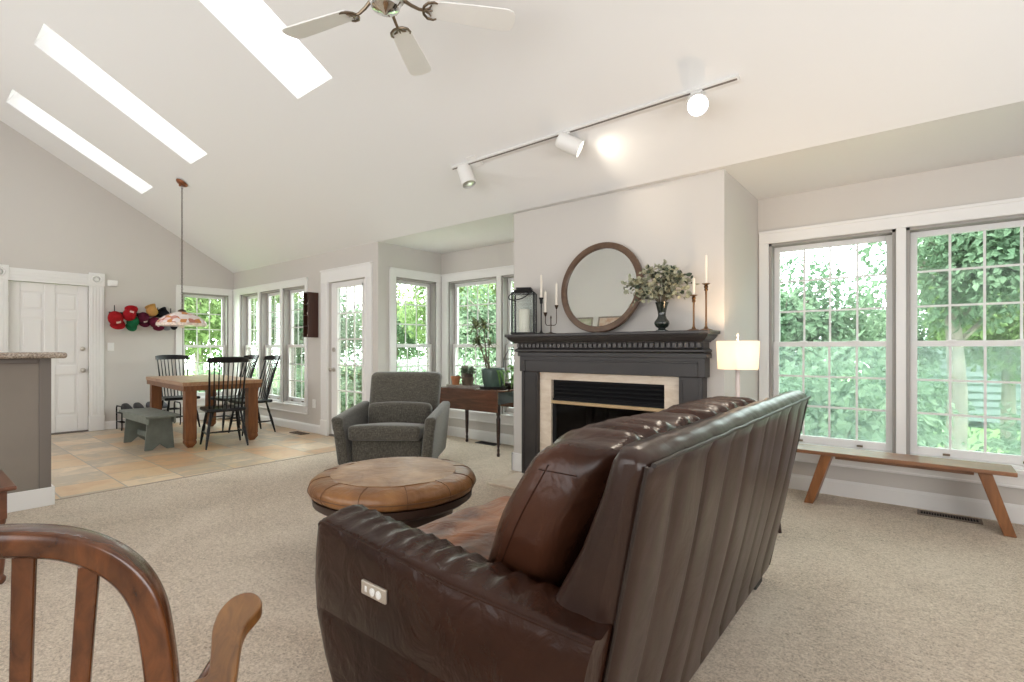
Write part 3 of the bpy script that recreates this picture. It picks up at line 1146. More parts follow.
# seat and back cushions
for k, (ya, yb) in enumerate(((1.065, 1.805), (1.815, 2.55))):
    yc = (ya + yb) / 2

    def fseat(p, yc=yc, k=k):
        u = (p.x - (-1.14 - OX)) / 0.38
        v = (p.y - (yc - OY)) / 0.39
        if p.z > 0.42:
            rr = sqrt((u + 0.1) ** 2 + v ** 2)
            p.z += 0.022 * max(0, 1 - u * u) * max(0, 1 - v * v)
            p.z += 0.007 * sin(atan2(v, u + .1) * 11 + 2 * noise.noise(p * 5)) * min(1, rr * 1.5) * max(0, 1 - abs(u)) ** .5 * max(0, 1 - abs(v)) ** .5
            p.z += wrinkle(p, 0.010, (9, 9, 9), k)
        return p
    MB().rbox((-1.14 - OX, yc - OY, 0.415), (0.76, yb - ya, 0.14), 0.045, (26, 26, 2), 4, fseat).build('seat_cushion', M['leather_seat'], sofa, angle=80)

    def fback(p, yc=yc, k=k):
        t = (p.z - 0.47) / 0.47          # 0 bottom .. 1 top
        v = (p.y - (yc - OY)) / 0.39
        x = p.x + 0.25 * t               # leans back with the frame
        bul = 0.05 * max(0, 1 - v * v) * sin(pi * max(0, min(1, t * .95)))
        x -= bul * (1 if p.x < 0 else 0.1)
        # gathered folds along the crown
        fold = max(0, 1 - abs(t - 0.92) / 0.5)
        amp = 0.013 * fold
        z = p.z + amp * sin(p.y * 46 + 3 * noise.noise(Vector((p.y * 4, t * 2, k)))) * max(0, 1 - abs(v) ** 4)
        x += wrinkle(p, 0.018, (5, 7, 5), 4 + k)
        z += 0.03 * max(0, 1 - v * v) * max(0, t - 0.55)
        y = p.y + 0.03 * v * sin(pi * max(0, min(1, t)))
        return (x, y, z)
    cx = -0.908
    MB().rbox((cx - OX, yc - OY, 0.692), (0.25, yb - ya - 0.015, 0.46), 0.075, (6, 34, 20), 5, fback).build('back_cushion', M['leather_cushion'], sofa, angle=80)
    bc = sofa.children[-1] if sofa.children[-1].name.startswith('back_cushion') else [c for c in sofa.children if c.name.startswith('back_cushion')][-1]
    hy = (yb - ya - 0.015) / 2
    for sd in (-1, 1):
        MB().tube([fback(Vector((cx - OX - 0.045, yc - OY + sd * (hy + .001), 0.50 + 0.36 * q / 10))) for q in range(11)], 0.0016, 6).build('seam', M['leather'], bc)
        MB().tube([fback(Vector((cx - OX - 0.115 + 0.19 * q / 8, yc - OY + sd * (hy + .001), 0.845))) for q in range(2, 8)], 0.0016, 6).build('seam', M['leather'], bc)

# ------------------------------------------------------------------ ottoman
ott = thing('ottoman', 'round tan leather ottoman with patchwork seams beside the sofa', 'ottoman', (-2.37, 1.829, 0))
ott.scale = (0.967, 0.967, 1)
prof = [(0.0, 0.352), (0.43, 0.352), (0.455, 0.356), (0.472, 0.368), (0.481, 0.386), (0.481, 0.404), (0.472, 0.424), (0.452, 0.440), (0.415, 0.450), (0.36, 0.455), (0.20, 0.460), (0.10, 0.462), (0.0, 0.462)]
mb = MB()
n = 96
rings = []
for r, z in prof[:10]:
    ring = []
    for k in range(n):
        th = 2 * pi * k / n
        seam = abs(sin(th * 6)) ** 0.35
        rr = max(r, 0.001) * (1 - 0.012 * (1 - seam) * (1 if r > 0.35 else 0))
        ring.append((rr * cos(th), rr * sin(th), z + 0.004 * noise.noise(Vector((cos(th) * 3, sin(th) * 3, z * 9)))))
    rings.append(ring)
mb.loft(rings, False)
mb.add([(0, 0, 0.352)] + rings[0], [(0, 1 + (k + 1) % n, 1 + k) for k in range(n)], True)
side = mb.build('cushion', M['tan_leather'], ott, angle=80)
mb = MB()
rings2 = []
for r in (0.362, 0.29, 0.22, 0.15, 0.08, 0.03):
    rings2.append([(r * cos(2 * pi * k / n), r * sin(2 * pi * k / n), 0.4565 + 0.012 * (1 - (r / 0.362) ** 2) + 0.006 * noise.noise(Vector((r * cos(2 * pi * k / n) * 7, r * sin(2 * pi * k / n) * 7, 1)))) for k in range(n)])
mb.loft(rings2, False)
mb.add([(0, 0, 0.468)] + rings2[-1], [(0, 1 + k, 1 + (k + 1) % n) for k in range(n)], True)
mb.loft([[(p[0], p[1], p[2] - 0.006) for p in rings2[0]], rings2[0]], False)
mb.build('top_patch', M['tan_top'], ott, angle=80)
mb = MB()
mb.tube([(0.4815 * cos(2 * pi * k / 64), 0.4815 * sin(2 * pi * k / 64), 0.392) for k in range(64)], 0.003, 6, closed=True)
for k in range(12):
    th = 2 * pi * k / 12
    mb.tube([(r * 0.992 * cos(th), r * 0.992 * sin(th), z + 0.001) for r, z in prof[2:10]], 0.0018, 5)
mb.build('seam', plain('brown_seam', (0.13, 0.055, 0.02), 0.5), side)
MB().lathe([(0, 0.03), (0.32, 0.03), (0.35, 0.27), (0.43, 0.295), (0.458, 0.315), (0.462, 0.351), (0, 0.351)], n=64).build('base', M['ottoman_base'], ott)
for k in range(4):
    th = pi / 4 + k * pi / 2
    MB().cyl((0.25 * cos(th), 0.25 * sin(th), 0), (0.25 * cos(th), 0.25 * sin(th), 0.03), 0.03, n=16).build('foot', M['rubber'], ott)

# ------------------------------------------------------------------ armchair
ac = thing('armchair', 'grey olive tweed armchair in front of the bay window', 'armchair', (-3.97, 3.07, 0), radians(36.9))
MB().rbox((0, 0.02, 0.215), (0.64, 0.66, 0.23), 0.02, (4, 4, 2)).build('seat_base', M['tweed'], ac)


def fs(p):
    u, v = p.x / 0.32, (p.y + 0.05) / 0.36
    if p.z > 0.40:
        p.z += 0.022 * max(0, 1 - u * u) * max(0, 1 - v * v)
        p.z -= 0.085 * max(0, (v + 0.8) / 1.8)
    return p


MB().rbox((0, -0.055, 0.400), (0.655, 0.70, 0.135), 0.04, (8, 8, 2), 4, fs).build('seat_cushion', M['tweed'], ac)


def fbk(p):
    t = (p.z - 0.33) / 0.58
    y = p.y + 0.20 * t - 0.035 * max(0, 1 - (p.x / 0.36) ** 2) * max(0, sin(pi * min(1, max(0, (t - 0.1) * 1.1))))
    return (p.x * (1 + 0.05 * t), y, p.z + 0.012 * (1 - (p.x / 0.36) ** 2) * max(0, t - .5))


MB().rbox((0, 0.262, 0.625), (0.70, 0.17, 0.57), 0.055, (8, 3, 10), 4, fbk).build('backrest', M['tweed'], ac)


def flum(p):
    return (p.x, p.y - 0.03 * max(0, 1 - (p.x / 0.33) ** 2), p.z - 0.02 * (p.x / 0.3) ** 2)


MB().rbox((0, 0.185, 0.500), (0.64, 0.13, 0.26), 0.05, (8, 2, 3), 4, flum).build('lumbar_cushion', M['tweed'], ac)
for s in (-1, 1):
    def farm(p, s=s):
        t = (p.z - 0.15) / 0.46
        z = p.z
        if p.z > 0.45:
            z += 0.035 * (p.y / 0.40) - 0.01
        return (p.x + s * 0.050 * t, p.y - 0.03 * t * (1 if p.y < 0 else 0), z)
    MB().rbox((s * 0.376, 0.01, 0.345), (0.10, 0.80, 0.49), 0.036, (2, 8, 6), 4, farm).build('arm', M['tweed'], ac)
for (x, y) in ((-0.33, -0.31), (0.33, -0.31), (-0.31, 0.36), (0.31, 0.36)):
    MB().cyl((x * 1.05, y * 1.05, 0), (x, y, 0.10), 0.020, 0.026, 14).build('leg', M['mahogany_leg'], ac)


# ------------------------------------------------------------------ spindle chairs and dining table
def spindle_chair(label, loc, rotz):
    t = thing('spindle_chair', label, 'chair', loc, rotz, 'black spindle back chairs around the dining table')

    def fse(p):
        u, v = p.x / 0.23, p.y / 0.22
        if p.z > 0.44:
            p.z -= 0.014 * max(0, 1 - u * u) * max(0, 1 - (v - .1) ** 2)
        return (p.x * (1 + 0.05 * -v), p.y, p.z)
    MB().rbox((0, 0, 0.437), (0.43, 0.42, 0.042), 0.018, (6, 6, 1), 3, fse).build('seat', M['black_paint'], t)
    tops = {}
    for sx in (-1, 1):
        for sy in (-1, 1):
            tp = Vector((sx * 0.155, sy * 0.14, 0.417))
            bt = Vector((sx * 0.215, sy * (0.20 if sy < 0 else 0.235), 0.0))
            P = [bt + (tp - bt) * q for q in (0, .1, .3, .5, .62, .7, .85, 1)]
            MB().tube(P, [.010, .012, .016, .018, .013, .017, .014, .011], 10).build('leg', M['black_paint'], t)
            tops[(sx, sy)] = (bt, tp)
    for sx in (-1, 1):
        a = tops[(sx, -1)][0].lerp(tops[(sx, -1)][1], 0.38)
        b = tops[(sx, 1)][0].lerp(tops[(sx, 1)][1], 0.38)
        MB().tube([a, a.lerp(b, .5), b], [.008, .012, .008], 8).build('stretcher', M['black_paint'], t)
    a = (tops[(-1, -1)][0].lerp(tops[(-1, -1)][1], .38) + tops[(-1, 1)][0].lerp(tops[(-1, 1)][1], .38)) / 2
    b = Vector((-a.x, a.y, a.z))
    MB().tube([a, a.lerp(b, .5), b], [.008, .012, .008], 8).build('stretcher', M['black_paint'], t)

    def arc(u, z):       # back curve: u in -1..1
        f = (z - 0.45) / 0.58
        return Vector((u * (0.168 + 0.022 * f), 0.185 + 0.13 * f + 0.035 * f * f - 0.045 * u * u, z))
    for k in range(9):
        u = -1 + 2 * k / 8
        outer = k in (0, 8)
        P = [arc(u, z) for z in (0.447, 0.6, 0.75, 0.9, 1.0)]
        MB().tube(P, [.011, .013, .011, .009, .008] if outer else [.007, .0085, .0075, .006, .0055], 8).build('back_post' if outer else 'spindle', M['black_paint'], t)
    rings = []
    for k in range(17):
        u = -1.12 + 2.24 * k / 16
        c0, c1 = arc(u, 0.995), arc(u, 1.065 - 0.012 * (abs(u) ** 3))
        d = 0.011
        rings.append([(c0.x, c0.y - d, c0.z), (c1.x, c1.y - d, c1.z), (c1.x, c1.y + d, c1.z), (c0.x, c0.y + d, c0.z)])
    mb = MB()
    mb.loft(rings, True, smooth=False)
    mb.build('top_rail', M['black_paint'], t, bevel=0.006)
    return t


c1 = spindle_chair('black spindle back chair at the near end of the dining table', (-6.56, 2.53, 0), radians(-102))
for lab, loc, rz in (('black spindle back chair at the far end of the dining table, nearest the hats', (-8.52, 2.67, 0), radians(88)),
                     ('black spindle back chair by the dining windows, closer to the glazed door', (-7.22, 3.13, 0), radians(0)),
                     ('black spindle back chair by the dining windows, farther from the glazed door', (-7.88, 3.13, 0), radians(2))):
    c = copy_tree(c1)
    c.location = loc
    c.rotation_euler = (0, 0, rz)
    c['label'] = lab

dt = thing('dining_table', 'chunky honey pine dining table with square legs', 'table', (-7.477, 2.609, 0), radians(-4.1))
tx, ty = 0.91, 0.435
mb = MB()
for k in range(5):
    ya = -ty + 0.87 * k / 5
    mb.box(-tx, tx, ya + 0.001, ya + 0.174 - 0.001, 0.725, 0.768)
mb.build('tabletop', M['pine_top'], dt, bevel=0.003)
mb = MB()
mb.box(-tx + 0.01, tx - 0.01, -ty + 0.008, -ty + 0.035, 0.665, 0.724)
mb.box(-tx + 0.01, tx - 0.01, ty - 0.035, ty - 0.008, 0.665, 0.724)
mb.box(-tx + 0.01, -tx + 0.04, -ty + 0.036, ty - 0.036, 0.665, 0.724)
mb.box(tx - 0.04, tx - 0.01, -ty + 0.036, ty - 0.036, 0.665, 0.724)
mb.build('apron', M['pine'], dt, bevel=0.003)
for sx in (-1, 1):
    for sy in (-1, 1):
        cx, cy = sx * (tx - 0.10), sy * (ty - 0.095)
        mb = MB()
        rr = [(0.058, 0.724), (0.058, 0.10), (0.052, 0.085), (0.058, 0.075), (0.058, 0.05), (0.026, 0.0)]
        rings = [[(cx - r, cy - r, z), (cx + r, cy - r, z), (cx + r, cy + r, z), (cx - r, cy + r, z)] for r, z in rr[::-1]]
        mb.loft(rings, True, smooth=False)
        mb.build('leg', M['pine'], dt, bevel=0.004)

# sage bench in front of the table
bn = thing('bench', 'low sage green painted bench in front of the dining table', 'bench', (-7.28, 1.955, 0))
MB().box(-0.49, 0.56, -0.165, 0.165, 0.372, 0.40).build('seat', M['sage'], bn, bevel=0.004)
for x in (-0.37, 0.43):
    MB().prism([(-0.145, 0), (-0.07, 0), (0, 0.06), (0.07, 0), (0.145, 0), (0.12, 0.371), (-0.12, 0.371)], x - 0.012, x + 0.012, 'x').build('leg', M['sage'], bn, bevel=0.003)
for y in (-0.135, 0.115):
    MB().box(-0.46, 0.53, y, y + 0.02, 0.30, 0.371).build('apron', M['sage'], bn, bevel=0.003)
MB().box(-0.357, 0.417, -0.012, 0.012, 0.09, 0.15).build('stretcher', M['sage'], bn, bevel=0.003)

# ------------------------------------------------------------------ pendant lamp over the dining table
pl_z = ceil_z(2.29)
pl = thing('pendant_lamp', 'stained glass pendant lamp on a long chain over the dining table', 'pendant lamp', (-7.19, 2.29, pl_z))
mb = MB(Matrix.Translation((0, 0, -0.012)) @ Matrix.Rotation(-math.atan(SL), 4, 'X'))
mb.lathe([(0, -0.055), (0.012, -0.055), (0.015, -0.03), (0.055, -0.022), (0.068, -0.008), (0.07, 0.0), (0, 0.0)], n=24)
mb.build('canopy', M['copper'], pl)
mb = MB()
L0, L1 = -0.06, 1.635 - pl_z
k, z = 0, L0
while z > L1:
    ax = (0.009, 0) if k % 2 else (0, 0.009)
    ring = [(ax[0] * cos(q), ax[1] * cos(q), z - 0.015 + 0.019 * sin(q)) for q in [2 * pi * j / 8 for j in range(8)]]
    mb.tube(ring, 0.0028, 5, closed=True)
    z -= 0.030
    k += 1
mb.build('chain', M['bronze'], pl)


def stained():
    m, nt, b = new_mat('stained_glass')
    vo = node(nt, 'ShaderNodeTexVoronoi')
    vo.inputs['Scale'].default_value = 17
    nt.links.new(coords(nt), vo.inputs['Vector'])
    sep = node(nt, 'ShaderNodeSeparateColor')
    nt.links.new(vo.outputs['Color'], sep.inputs[0])
    c = ramp(nt, sep.outputs[0], [(0.0, (0.72, 0.50, 0.47)), (0.35, (0.75, 0.66, 0.64)), (0.55, (0.50, 0.20, 0.14)), (0.7, (0.80, 0.72, 0.70)), (0.88, (0.60, 0.25, 0.08)), (1.0, (0.10, 0.05, 0.05))])
    c.node.color_ramp.interpolation = 'CONSTANT'
    nt.links.new(c, b.inputs['Base Color'])
    b.inputs['Roughness'].default_value = 0.2
    return m


M['stained'] = stained()
b0 = 1.475 - pl_z
MB().lathe([(0.265, b0), (0.263, b0 + 0.012), (0.235, b0 + 0.045), (0.185, b0 + 0.085), (0.12, b0 + 0.118), (0.06, b0 + 0.138), (0.035, b0 + 0.145), (0.033, b0 + 0.143), (0.12, b0 + 0.112), (0.18, b0 + 0.080), (0.23, b0 + 0.040), (0.258, b0)], n=40).build('lamp_shade', M['stained'], pl)
MB().lathe([(0.0, b0 + 0.15), (0.05, b0 + 0.148), (0.035, b0 + 0.165), (0.012, b0 + 0.175), (0, b0 + 0.176)], n=20).build('shade_cap', M['bronze'], pl)
MB().lathe([(0.262, b0 - 0.034), (0.268, b0 - 0.034), (0.268, b0 - 0.001), (0.262, b0 - 0.001)], n=40).build('shade_border', plain('cream_pink_glass_border', (0.74, 0.60, 0.52), 0.25, nscale=40, namt=0.3), pl)
mb = MB()
mb.lathe([(0, b0 - 0.06), (0.025, b0 - 0.052), (0.03, b0 - 0.03), (0.018, b0 + 0.01), (0.014, b0 + 0.06), (0, b0 + 0.145)], n=16)
mb.cyl((0, 0, b0 - 0.10), (0, 0, b0 - 0.06), 0.002)
mb.build('bulb', M['candle'], pl)

# ------------------------------------------------------------------ hats on the end wall
rk = thing('hat_rack', 'black wall rack with hooks holding the caps', 'hat rack', (GX, 2.38, 1.66))
MB().box(0.0, 0.018, -0.40, 0.42, -0.02, 0.03).build('back_rail', M['black_metal'], rk, bevel=0.003)
for y in (-0.34, -0.08, 0.19, 0.36):
    mb = MB()
    mb.tube([(0.02, y, 0.01), (0.03, y, 0.05), (0.028, y, 0.10), (0.03, y, 0.125)], 0.006, 8)
    mb.tube([(0.02, y, 0.0), (0.05, y, -0.02), (0.075, y, -0.01), (0.085, y, 0.02)], 0.006, 8)
    mb.build('hook', M['black_metal'], rk)


def cap(label, color, y, z, roll, pitch=50, depth=0.10, spot=None, sz=1.0):
    """baseball cap on a hook: crown dome over local +z, peak over local +x, pitched so the peak hangs into view"""
    t = thing('baseball_cap', label, 'cap', (GX + 0.045 + depth, y, z), 0, 'caps hanging on the wall rack')
    t.rotation_euler = (Matrix.Rotation(radians(roll), 4, 'X') @ Matrix.Rotation(radians(pitch), 4, 'Y')).to_euler()
    t.scale = (sz * 0.9, sz * 0.9, sz * 0.9)
    m = plain('cap_cloth', color, 0.85, spec=0.1, nscale=20, namt=0.12)
    prof = [(0.092, -0.03), (0.095, 0.0), (0.093, 0.03), (0.085, 0.06), (0.068, 0.085), (0.040, 0.101), (0.0, 0.107)]
    cr = MB().lathe(prof, n=28, scale=(1.05, 0.92)).build('crown', m, t)
    MB().lathe([(0.0, 0.104), (0.011, 0.106), (0.009, 0.112), (0, 0.114)], n=12).build('button', m, cr)
    rings = []
    for k in range(15):
        th = radians(-72 + 144 * k / 14)
        a = Vector((0.092 * cos(th), 0.084 * sin(th), -0.026))
        ln_ = 0.075 * cos(th * 1.2) ** 0.5 if abs(th * 1.2) < pi / 2 else 0.0
        b = a + Vector((ln_, 0.010 * sin(th), -0.012 - 0.030 * sin(th) ** 2))
        a.z -= 0.010 * sin(th) ** 2
        rings.append([(a.x, a.y, a.z), (b.x + .001, b.y, b.z), (b.x, b.y, b.z - 0.004), (a.x, a.y, a.z - 0.004)])
    mb = MB()
    mb.loft(rings, True, smooth=True)
    mb.build('peak', m, t)
    if spot:
        mb = MB()
        mb.rbox((0.094, 0.0, 0.030), (0.014, 0.055, 0.034), 0.006, (1, 2, 2), 3, lambda p: (p.x - 6.0 * p.y * p.y - 0.2 * (p.z - .03), p.y, p.z))
        mb.build('badge', plain('cap_badge', spot, 0.7), t)
    return t


cap('bright red cap hanging lowest on the rack, first from the door', (0.30, 0.012, 0.016), 2.03, 1.585, 18, 52, 0.09, (0.75, 0.6, 0.5), 1.12)
cap('bright red cap with its peak turned up, above the first red cap', (0.32, 0.012, 0.018), 2.185, 1.655, 165, 40, 0.12, (0.72, 0.5, 0.48), 1.0)
cap('dark green cap tucked behind the second red cap', (0.015, 0.13, 0.055), 2.235, 1.545, -10, 60, 0.07, None, 0.92)
cap('maroon cap hanging beside the green cap', (0.085, 0.012, 0.028), 2.36, 1.61, 12, 62, 0.09, (0.7, 0.6, 0.55), 0.92)
cap('tan cap hung highest between the maroon caps', (0.48, 0.27, 0.09), 2.46, 1.725, -160, 30, 0.10, None, 0.90)
cap('maroon cap with a white band below the tan cap', (0.11, 0.012, 0.03), 2.505, 1.545, 38, 55, 0.10, (0.8, 0.75, 0.7), 0.92)
cap('black cap below the third hook', (0.012, 0.012, 0.015), 2.62, 1.68, -150, 35, 0.08, None, 0.92)
cap('grey cap hanging under the black cap', (0.22, 0.23, 0.25), 2.62, 1.555, 30, 58, 0.09, None, 0.88)
cap('black cap at the window end of the rack', (0.015, 0.014, 0.018), 2.76, 1.575, -20, 60, 0.09, None, 0.9)

# alarm box, light switch
al = thing('alarm_sensor', 'small white box high on the end wall beside the door casing', 'wall sensor', (GX, 2.02, 2.10))
MB().rbox((0.02, 0, 0), (0.038, 0.115, 0.085), 0.006, (1, 2, 2)).build('cover', M['plate'], al)
MB().box(0.039, 0.041, -0.035, 0.035, -0.02, 0.02).build('grille', M['trim'], al)


def switch_plate(label, loc, rotz, outlet=False, wide=1):
    t = thing('wall_outlet' if outlet else 'light_switch', label, 'outlet' if outlet else 'switch', loc, rotz)
    MB().rbox((0, -0.004, 0), (0.075 * wide, 0.007, 0.118), 0.003, (1, 1, 1)).build('cover_plate', M['plate'], t)
    for k in range(wide):
        x = (k - (wide - 1) / 2) * 0.046
        if outlet:
            mb = MB().box(x - 0.016, x + 0.016, -0.010, -0.0076, 0.01, 0.038)
            mb.box(x - 0.016, x + 0.016, -0.010, -0.0076, -0.038, -0.01)
            mb.build('socket', M['vinyl'], t, bevel=0.002)
        else:
            MB().box(x - 0.006, x + 0.006, -0.018, -0.0076, -0.012, 0.014).build('toggle', M['vinyl'], t, bevel=0.002)


switch_plate('white light switch beside the panel door casing', (GX, 2.005, 1.185), Q, False, 1)
switch_plate('white wall outlet below the small wall shelf', (-6.52, WA, 0.40), 0, True)

# shoe rack with shoes
sr = thing('shoe_rack', 'black metal shoe rack against the end wall behind the green bench', 'shoe rack', (GX + 0.19, 2.42, 0))
for s in (-1, 1):
    y = s * 0.36
    mb = MB()
    mb.tube([(-0.13, y, 0.0), (-0.14, y, 0.30), (-0.12, y, 0.335), (0.10, y, 0.335), (0.125, y, 0.30), (0.13, y, 0.05), (0.115, y, 0.0)], 0.009, 8)
    mb.cyl((-0.13, y, 0.11), (0.13, y, 0.11), 0.007)
    mb.cyl((-0.13, y, 0.24), (0.13, y, 0.24), 0.007)
    mb.build('side_frame', M['black_metal'], sr)
for z in (0.11, 0.24):
    mb = MB()
    for x in (-0.10, -0.03, 0.04, 0.11):
        mb.cyl((x, -0.36, z), (x, 0.36, z), 0.006)
    mb.build('shelf_bars', M['black_metal'], sr)


def shoe_meshes():
    def fsh(p):
        t = (p.x + 0.13) / 0.26      # heel 0 .. toe 1
        wd = 1.0 + 0.12 * sin(pi * t) - 0.25 * max(0, t - 0.7)
        z = p.z
        if z > 0.03:
            z = 0.03 + (z - 0.03) * (1.15 - 0.85 * t ** 1.3)
        return (p.x, p.y * wd, z)
    a = MB().rbox((0, 0, 0.065), (0.26, 0.09, 0.09), 0.035, (8, 2, 2), 3, fsh)
    b = MB().rbox((0, 0, 0.010), (0.27, 0.095, 0.02), 0.008, (8, 2, 1), 2, lambda p: (p.x, p.y * (1 + 0.12 * sin(pi * (p.x + .135) / .27)), p.z))
    return a, b


a_, b_ = shoe_meshes()
black_sh = plain('black_shoe', (0.02, 0.02, 0.024), 0.5)
white_sh = plain('white_shoe', (0.62, 0.58, 0.54), 0.6)
grey_sh = plain('grey_shoe', (0.09, 0.095, 0.11), 0.6)
sole_m = plain('pale_sole', (0.55, 0.53, 0.50), 0.7)
tier = {0.247: 'top', 0.117: 'lower'}
for k, (y, z, m, lab, grp) in enumerate((
        (-0.27, 0.247, black_sh, 'black shoe on the top shelf of the shoe rack, nearest the door', None),
        (-0.13, 0.247, black_sh, 'black shoe on the top shelf of the shoe rack, second from the door', None),
        (0.03, 0.247, grey_sh, 'dark grey shoe on the top shelf of the shoe rack', 'dark grey shoes on the top shelf'),
        (0.17, 0.247, grey_sh, 'dark grey shoe on the top shelf of the shoe rack', 'dark grey shoes on the top shelf'),
        (-0.26, 0.117, white_sh, 'white shoe on the lower shelf of the shoe rack, nearest the door', None),
        (-0.14, 0.117, white_sh, 'white shoe on the lower shelf of the shoe rack, partly behind the bench', None))):
    t = thing('shoe', lab, 'shoe', (GX + 0.19, 2.42 + y, z), radians(random.uniform(-4, 4)), grp)
    if k == 0:
        u_ = a_.build('upper', m, t); s_ = b_.build('sole', sole_m, t)
        ua, sa = u_, s_
    else:
        u_ = ua.copy(); u_.data = ua.data.copy(); u_.data.materials[0] = m
        COL.objects.link(u_); u_.parent = t
        s_ = sa.copy(); COL.objects.link(s_); s_.parent = t

# ------------------------------------------------------------------ kitchen peninsula
kp = thing('breakfast_bar', 'taupe half wall with a raised granite bar top', 'breakfast bar', (-5.05, 0.745, 0))
MB().box(-0.30, 0.0, -2.9, 0.0, 0.0, 1.088).build('half_wall', M['counter_paint'], kp)
MB().box(-0.305, 0.012, -0.055, 0.012, 0.0, 1.088).build('corner_post', M['counter_trim'], kp, bevel=0.004)
mb = MB().box(0.0125, 0.030, -2.9, 0.030, 0.0, 0.135)
mb.box(-0.32, 0.0125, 0.0125, 0.030, 0.0, 0.135)
mb.build('skirting', M['trim'], kp, bevel=0.005)
mb = MB().rbox((-0.12, -1.42, 1.1105), (0.50, 2.96 + 0.05, 0.044), 0.019, (2, 4, 1), 3)
mb.build('bar_top', M['granite'], kp)
MB().box(0.0005, 0.022, -2.9, -0.056, 1.05, 1.088).build('moulding', M['counter_trim'], kp, bevel=0.008)

# ------------------------------------------------------------------ small cubby shelf between window and door
cb = thing('wall_shelf', 'narrow dark wood wall cubby beside the glazed door', 'wall shelf', (-6.475, WA, 1.31))
mb = MB()
hx = 0.066
mb.box(-hx, -hx + 0.012, -0.15, 0, 0, 0.61)
mb.box(hx - 0.012, hx, -0.15, 0, 0, 0.61)
mb.box(-hx + 0.012, hx - 0.012, -0.15, 0, 0, 0.012)
mb.box(-hx + 0.012, hx - 0.012, -0.15, 0, 0.598, 0.61)
mb.build('case', M['walnut'], cb, bevel=0.002)
MB().box(-hx + 0.012, hx - 0.012, -0.012, -0.002, 0.012, 0.598).build('back_board', M['walnut'], cb)
for z in (0.155, 0.30, 0.445):
    MB().box(-hx + 0.012, hx - 0.012, -0.148, -0.012, z - 0.005, z + 0.005).build('shelf', M['walnut'], cb)
for k, (z, r, hh, lab) in enumerate(((0.012, 0.026, 0.075, 'small pale figurine on the bottom shelf of the wall cubby'), (0.160, 0.022, 0.035, 'small pale dish in the second compartment of the wall cubby'),
                                     (0.305, 0.030, 0.08, 'pale seashell in the third compartment of the wall cubby'), (0.450, 0.024, 0.06, 'small white figurine in the top compartment of the wall cubby'))):
    t = MB().lathe([(0, 0), (r * .8, 0), (r, hh * .3), (r * .55, hh * .6), (r * .7, hh * .75), (r * .5, hh * .95), (0, hh)], n=16).build(('figurine', 'dish', 'seashell', 'figurine')[k], M['felt'])
    t.location = (-6.475 + 0.012, WA - 0.105, 1.31 + z)
    tag(t, lab, ('figurine', 'dish', 'seashell', 'figurine')[k])


# ------------------------------------------------------------------ floor registers
def register(label, loc, rotz, w, d, m):
    t = thing('floor_register', label, 'floor vent', loc, rotz)
    mb = MB()
    e = 0.018
    mb.box(-w / 2, w / 2, -d / 2, -d / 2 + e, 0.0, 0.008)
    mb.box(-w / 2, w / 2, d / 2 - e, d / 2, 0.0, 0.008)
    mb.box(-w / 2, -w / 2 + e, -d / 2 + e, d / 2 - e, 0.0, 0.008)
    mb.box(w / 2 - e, w / 2, -d / 2 + e, d / 2 - e, 0.0, 0.008)
    mb.build('rim', m, t)
    MB().box(-w / 2 + e, w / 2 - e, -d / 2 + e, d / 2 - e, 0.0, 0.002).build('duct_opening', M['dark'], t)
    mb = MB()
    n = int(w / 0.016)
    for k in range(1, n):
        x = -w / 2 + e + (w - 2 * e) * k / n
        mb.box(x - 0.002, x + 0.002, -d / 2 + e, d / 2 - e, 0.002, 0.007)
    mb.build('louver', m, t)


register('brown floor vent under the long window bench', (0.15, 4.56, 0), 0, 0.34, 0.115, M['vent_metal'])
register('dark floor vent at the dining wall near the glazed door', (-6.66, 3.53, -0.004), 0, 0.32, 0.12, M['vent_metal'])
register('dark floor vent behind the drop leaf table', (-4.12, 4.57, 0), 0, 0.32, 0.12, M['rubber'])

# ------------------------------------------------------------------ fireplace
fp = thing('fireplace', 'charcoal painted fireplace mantel with cream stone surround', 'fireplace', (-2.035, CF, 0))
mb = MB().box(-0.915, 0.915, -0.235, 0.0, 1.262, 1.288)
mb.build('mantel_shelf', M['mantel'], fp, bevel=0.006)


def mould(mb, prof, xl, y0=0.0):
    """prof: (projection, z) list bottom->top; sweeps around front and both sides (mitred)"""
    rings = []
    for (p, z) in prof:
        rings.append([(-xl - p, 0, z), (-xl - p, -y0 - p, z), (xl + p, -y0 - p, z), (xl + p, 0, z)])
    vs = [q for r in rings for q in r]
    fs = []
    for k in range(len(rings) - 1):
        for i in range(3):
            fs.append((k * 4 + i, k * 4 + i + 1, k * 4 + 5 + i, k * 4 + 4 + i))
        fs.append((k * 4 + 3, k * 4, k * 4 + 4, k * 4 + 7))
    fs.append((3, 2, 1, 0))
    L = (len(rings) - 1) * 4
    fs.append((L, L + 1, L + 2, L + 3))
    mb.add(vs, fs)


mb = MB()
mould(mb, [(0.0, 1.205), (0.012, 1.205), (0.016, 1.215), (0.032, 1.222), (0.045, 1.235), (0.058, 1.25), (0.062, 1.2615)], 0.835, 0.165)
mb.build('crown_moulding', M['mantel'], fp)
mb = MB()
mould(mb, [(0.0, 1.128), (0.012, 1.130), (0.020, 1.138), (0.020, 1.150), (0.006, 1.158), (0.0, 1.166), (0.0, 1.2045)], 0.835, 0.140)
mb.build('bed_moulding', M['mantel'], fp)
mb = MB()
nd = 38
for k in range(nd):
    x = -0.835 + 1.67 * (k + 0.5) / nd
    mb.box(x - 0.0145, x + 0.0145, -0.162, -0.1405, 1.170, 1.200)
mb.build('dentil_band', plain('worn_dentil_paint', (0.085, 0.078, 0.075), 0.45), fp, bevel=0.002)
mb = MB()
mb.box(-0.84, 0.84, -0.105, 0.0, 0.952, 1.1275)
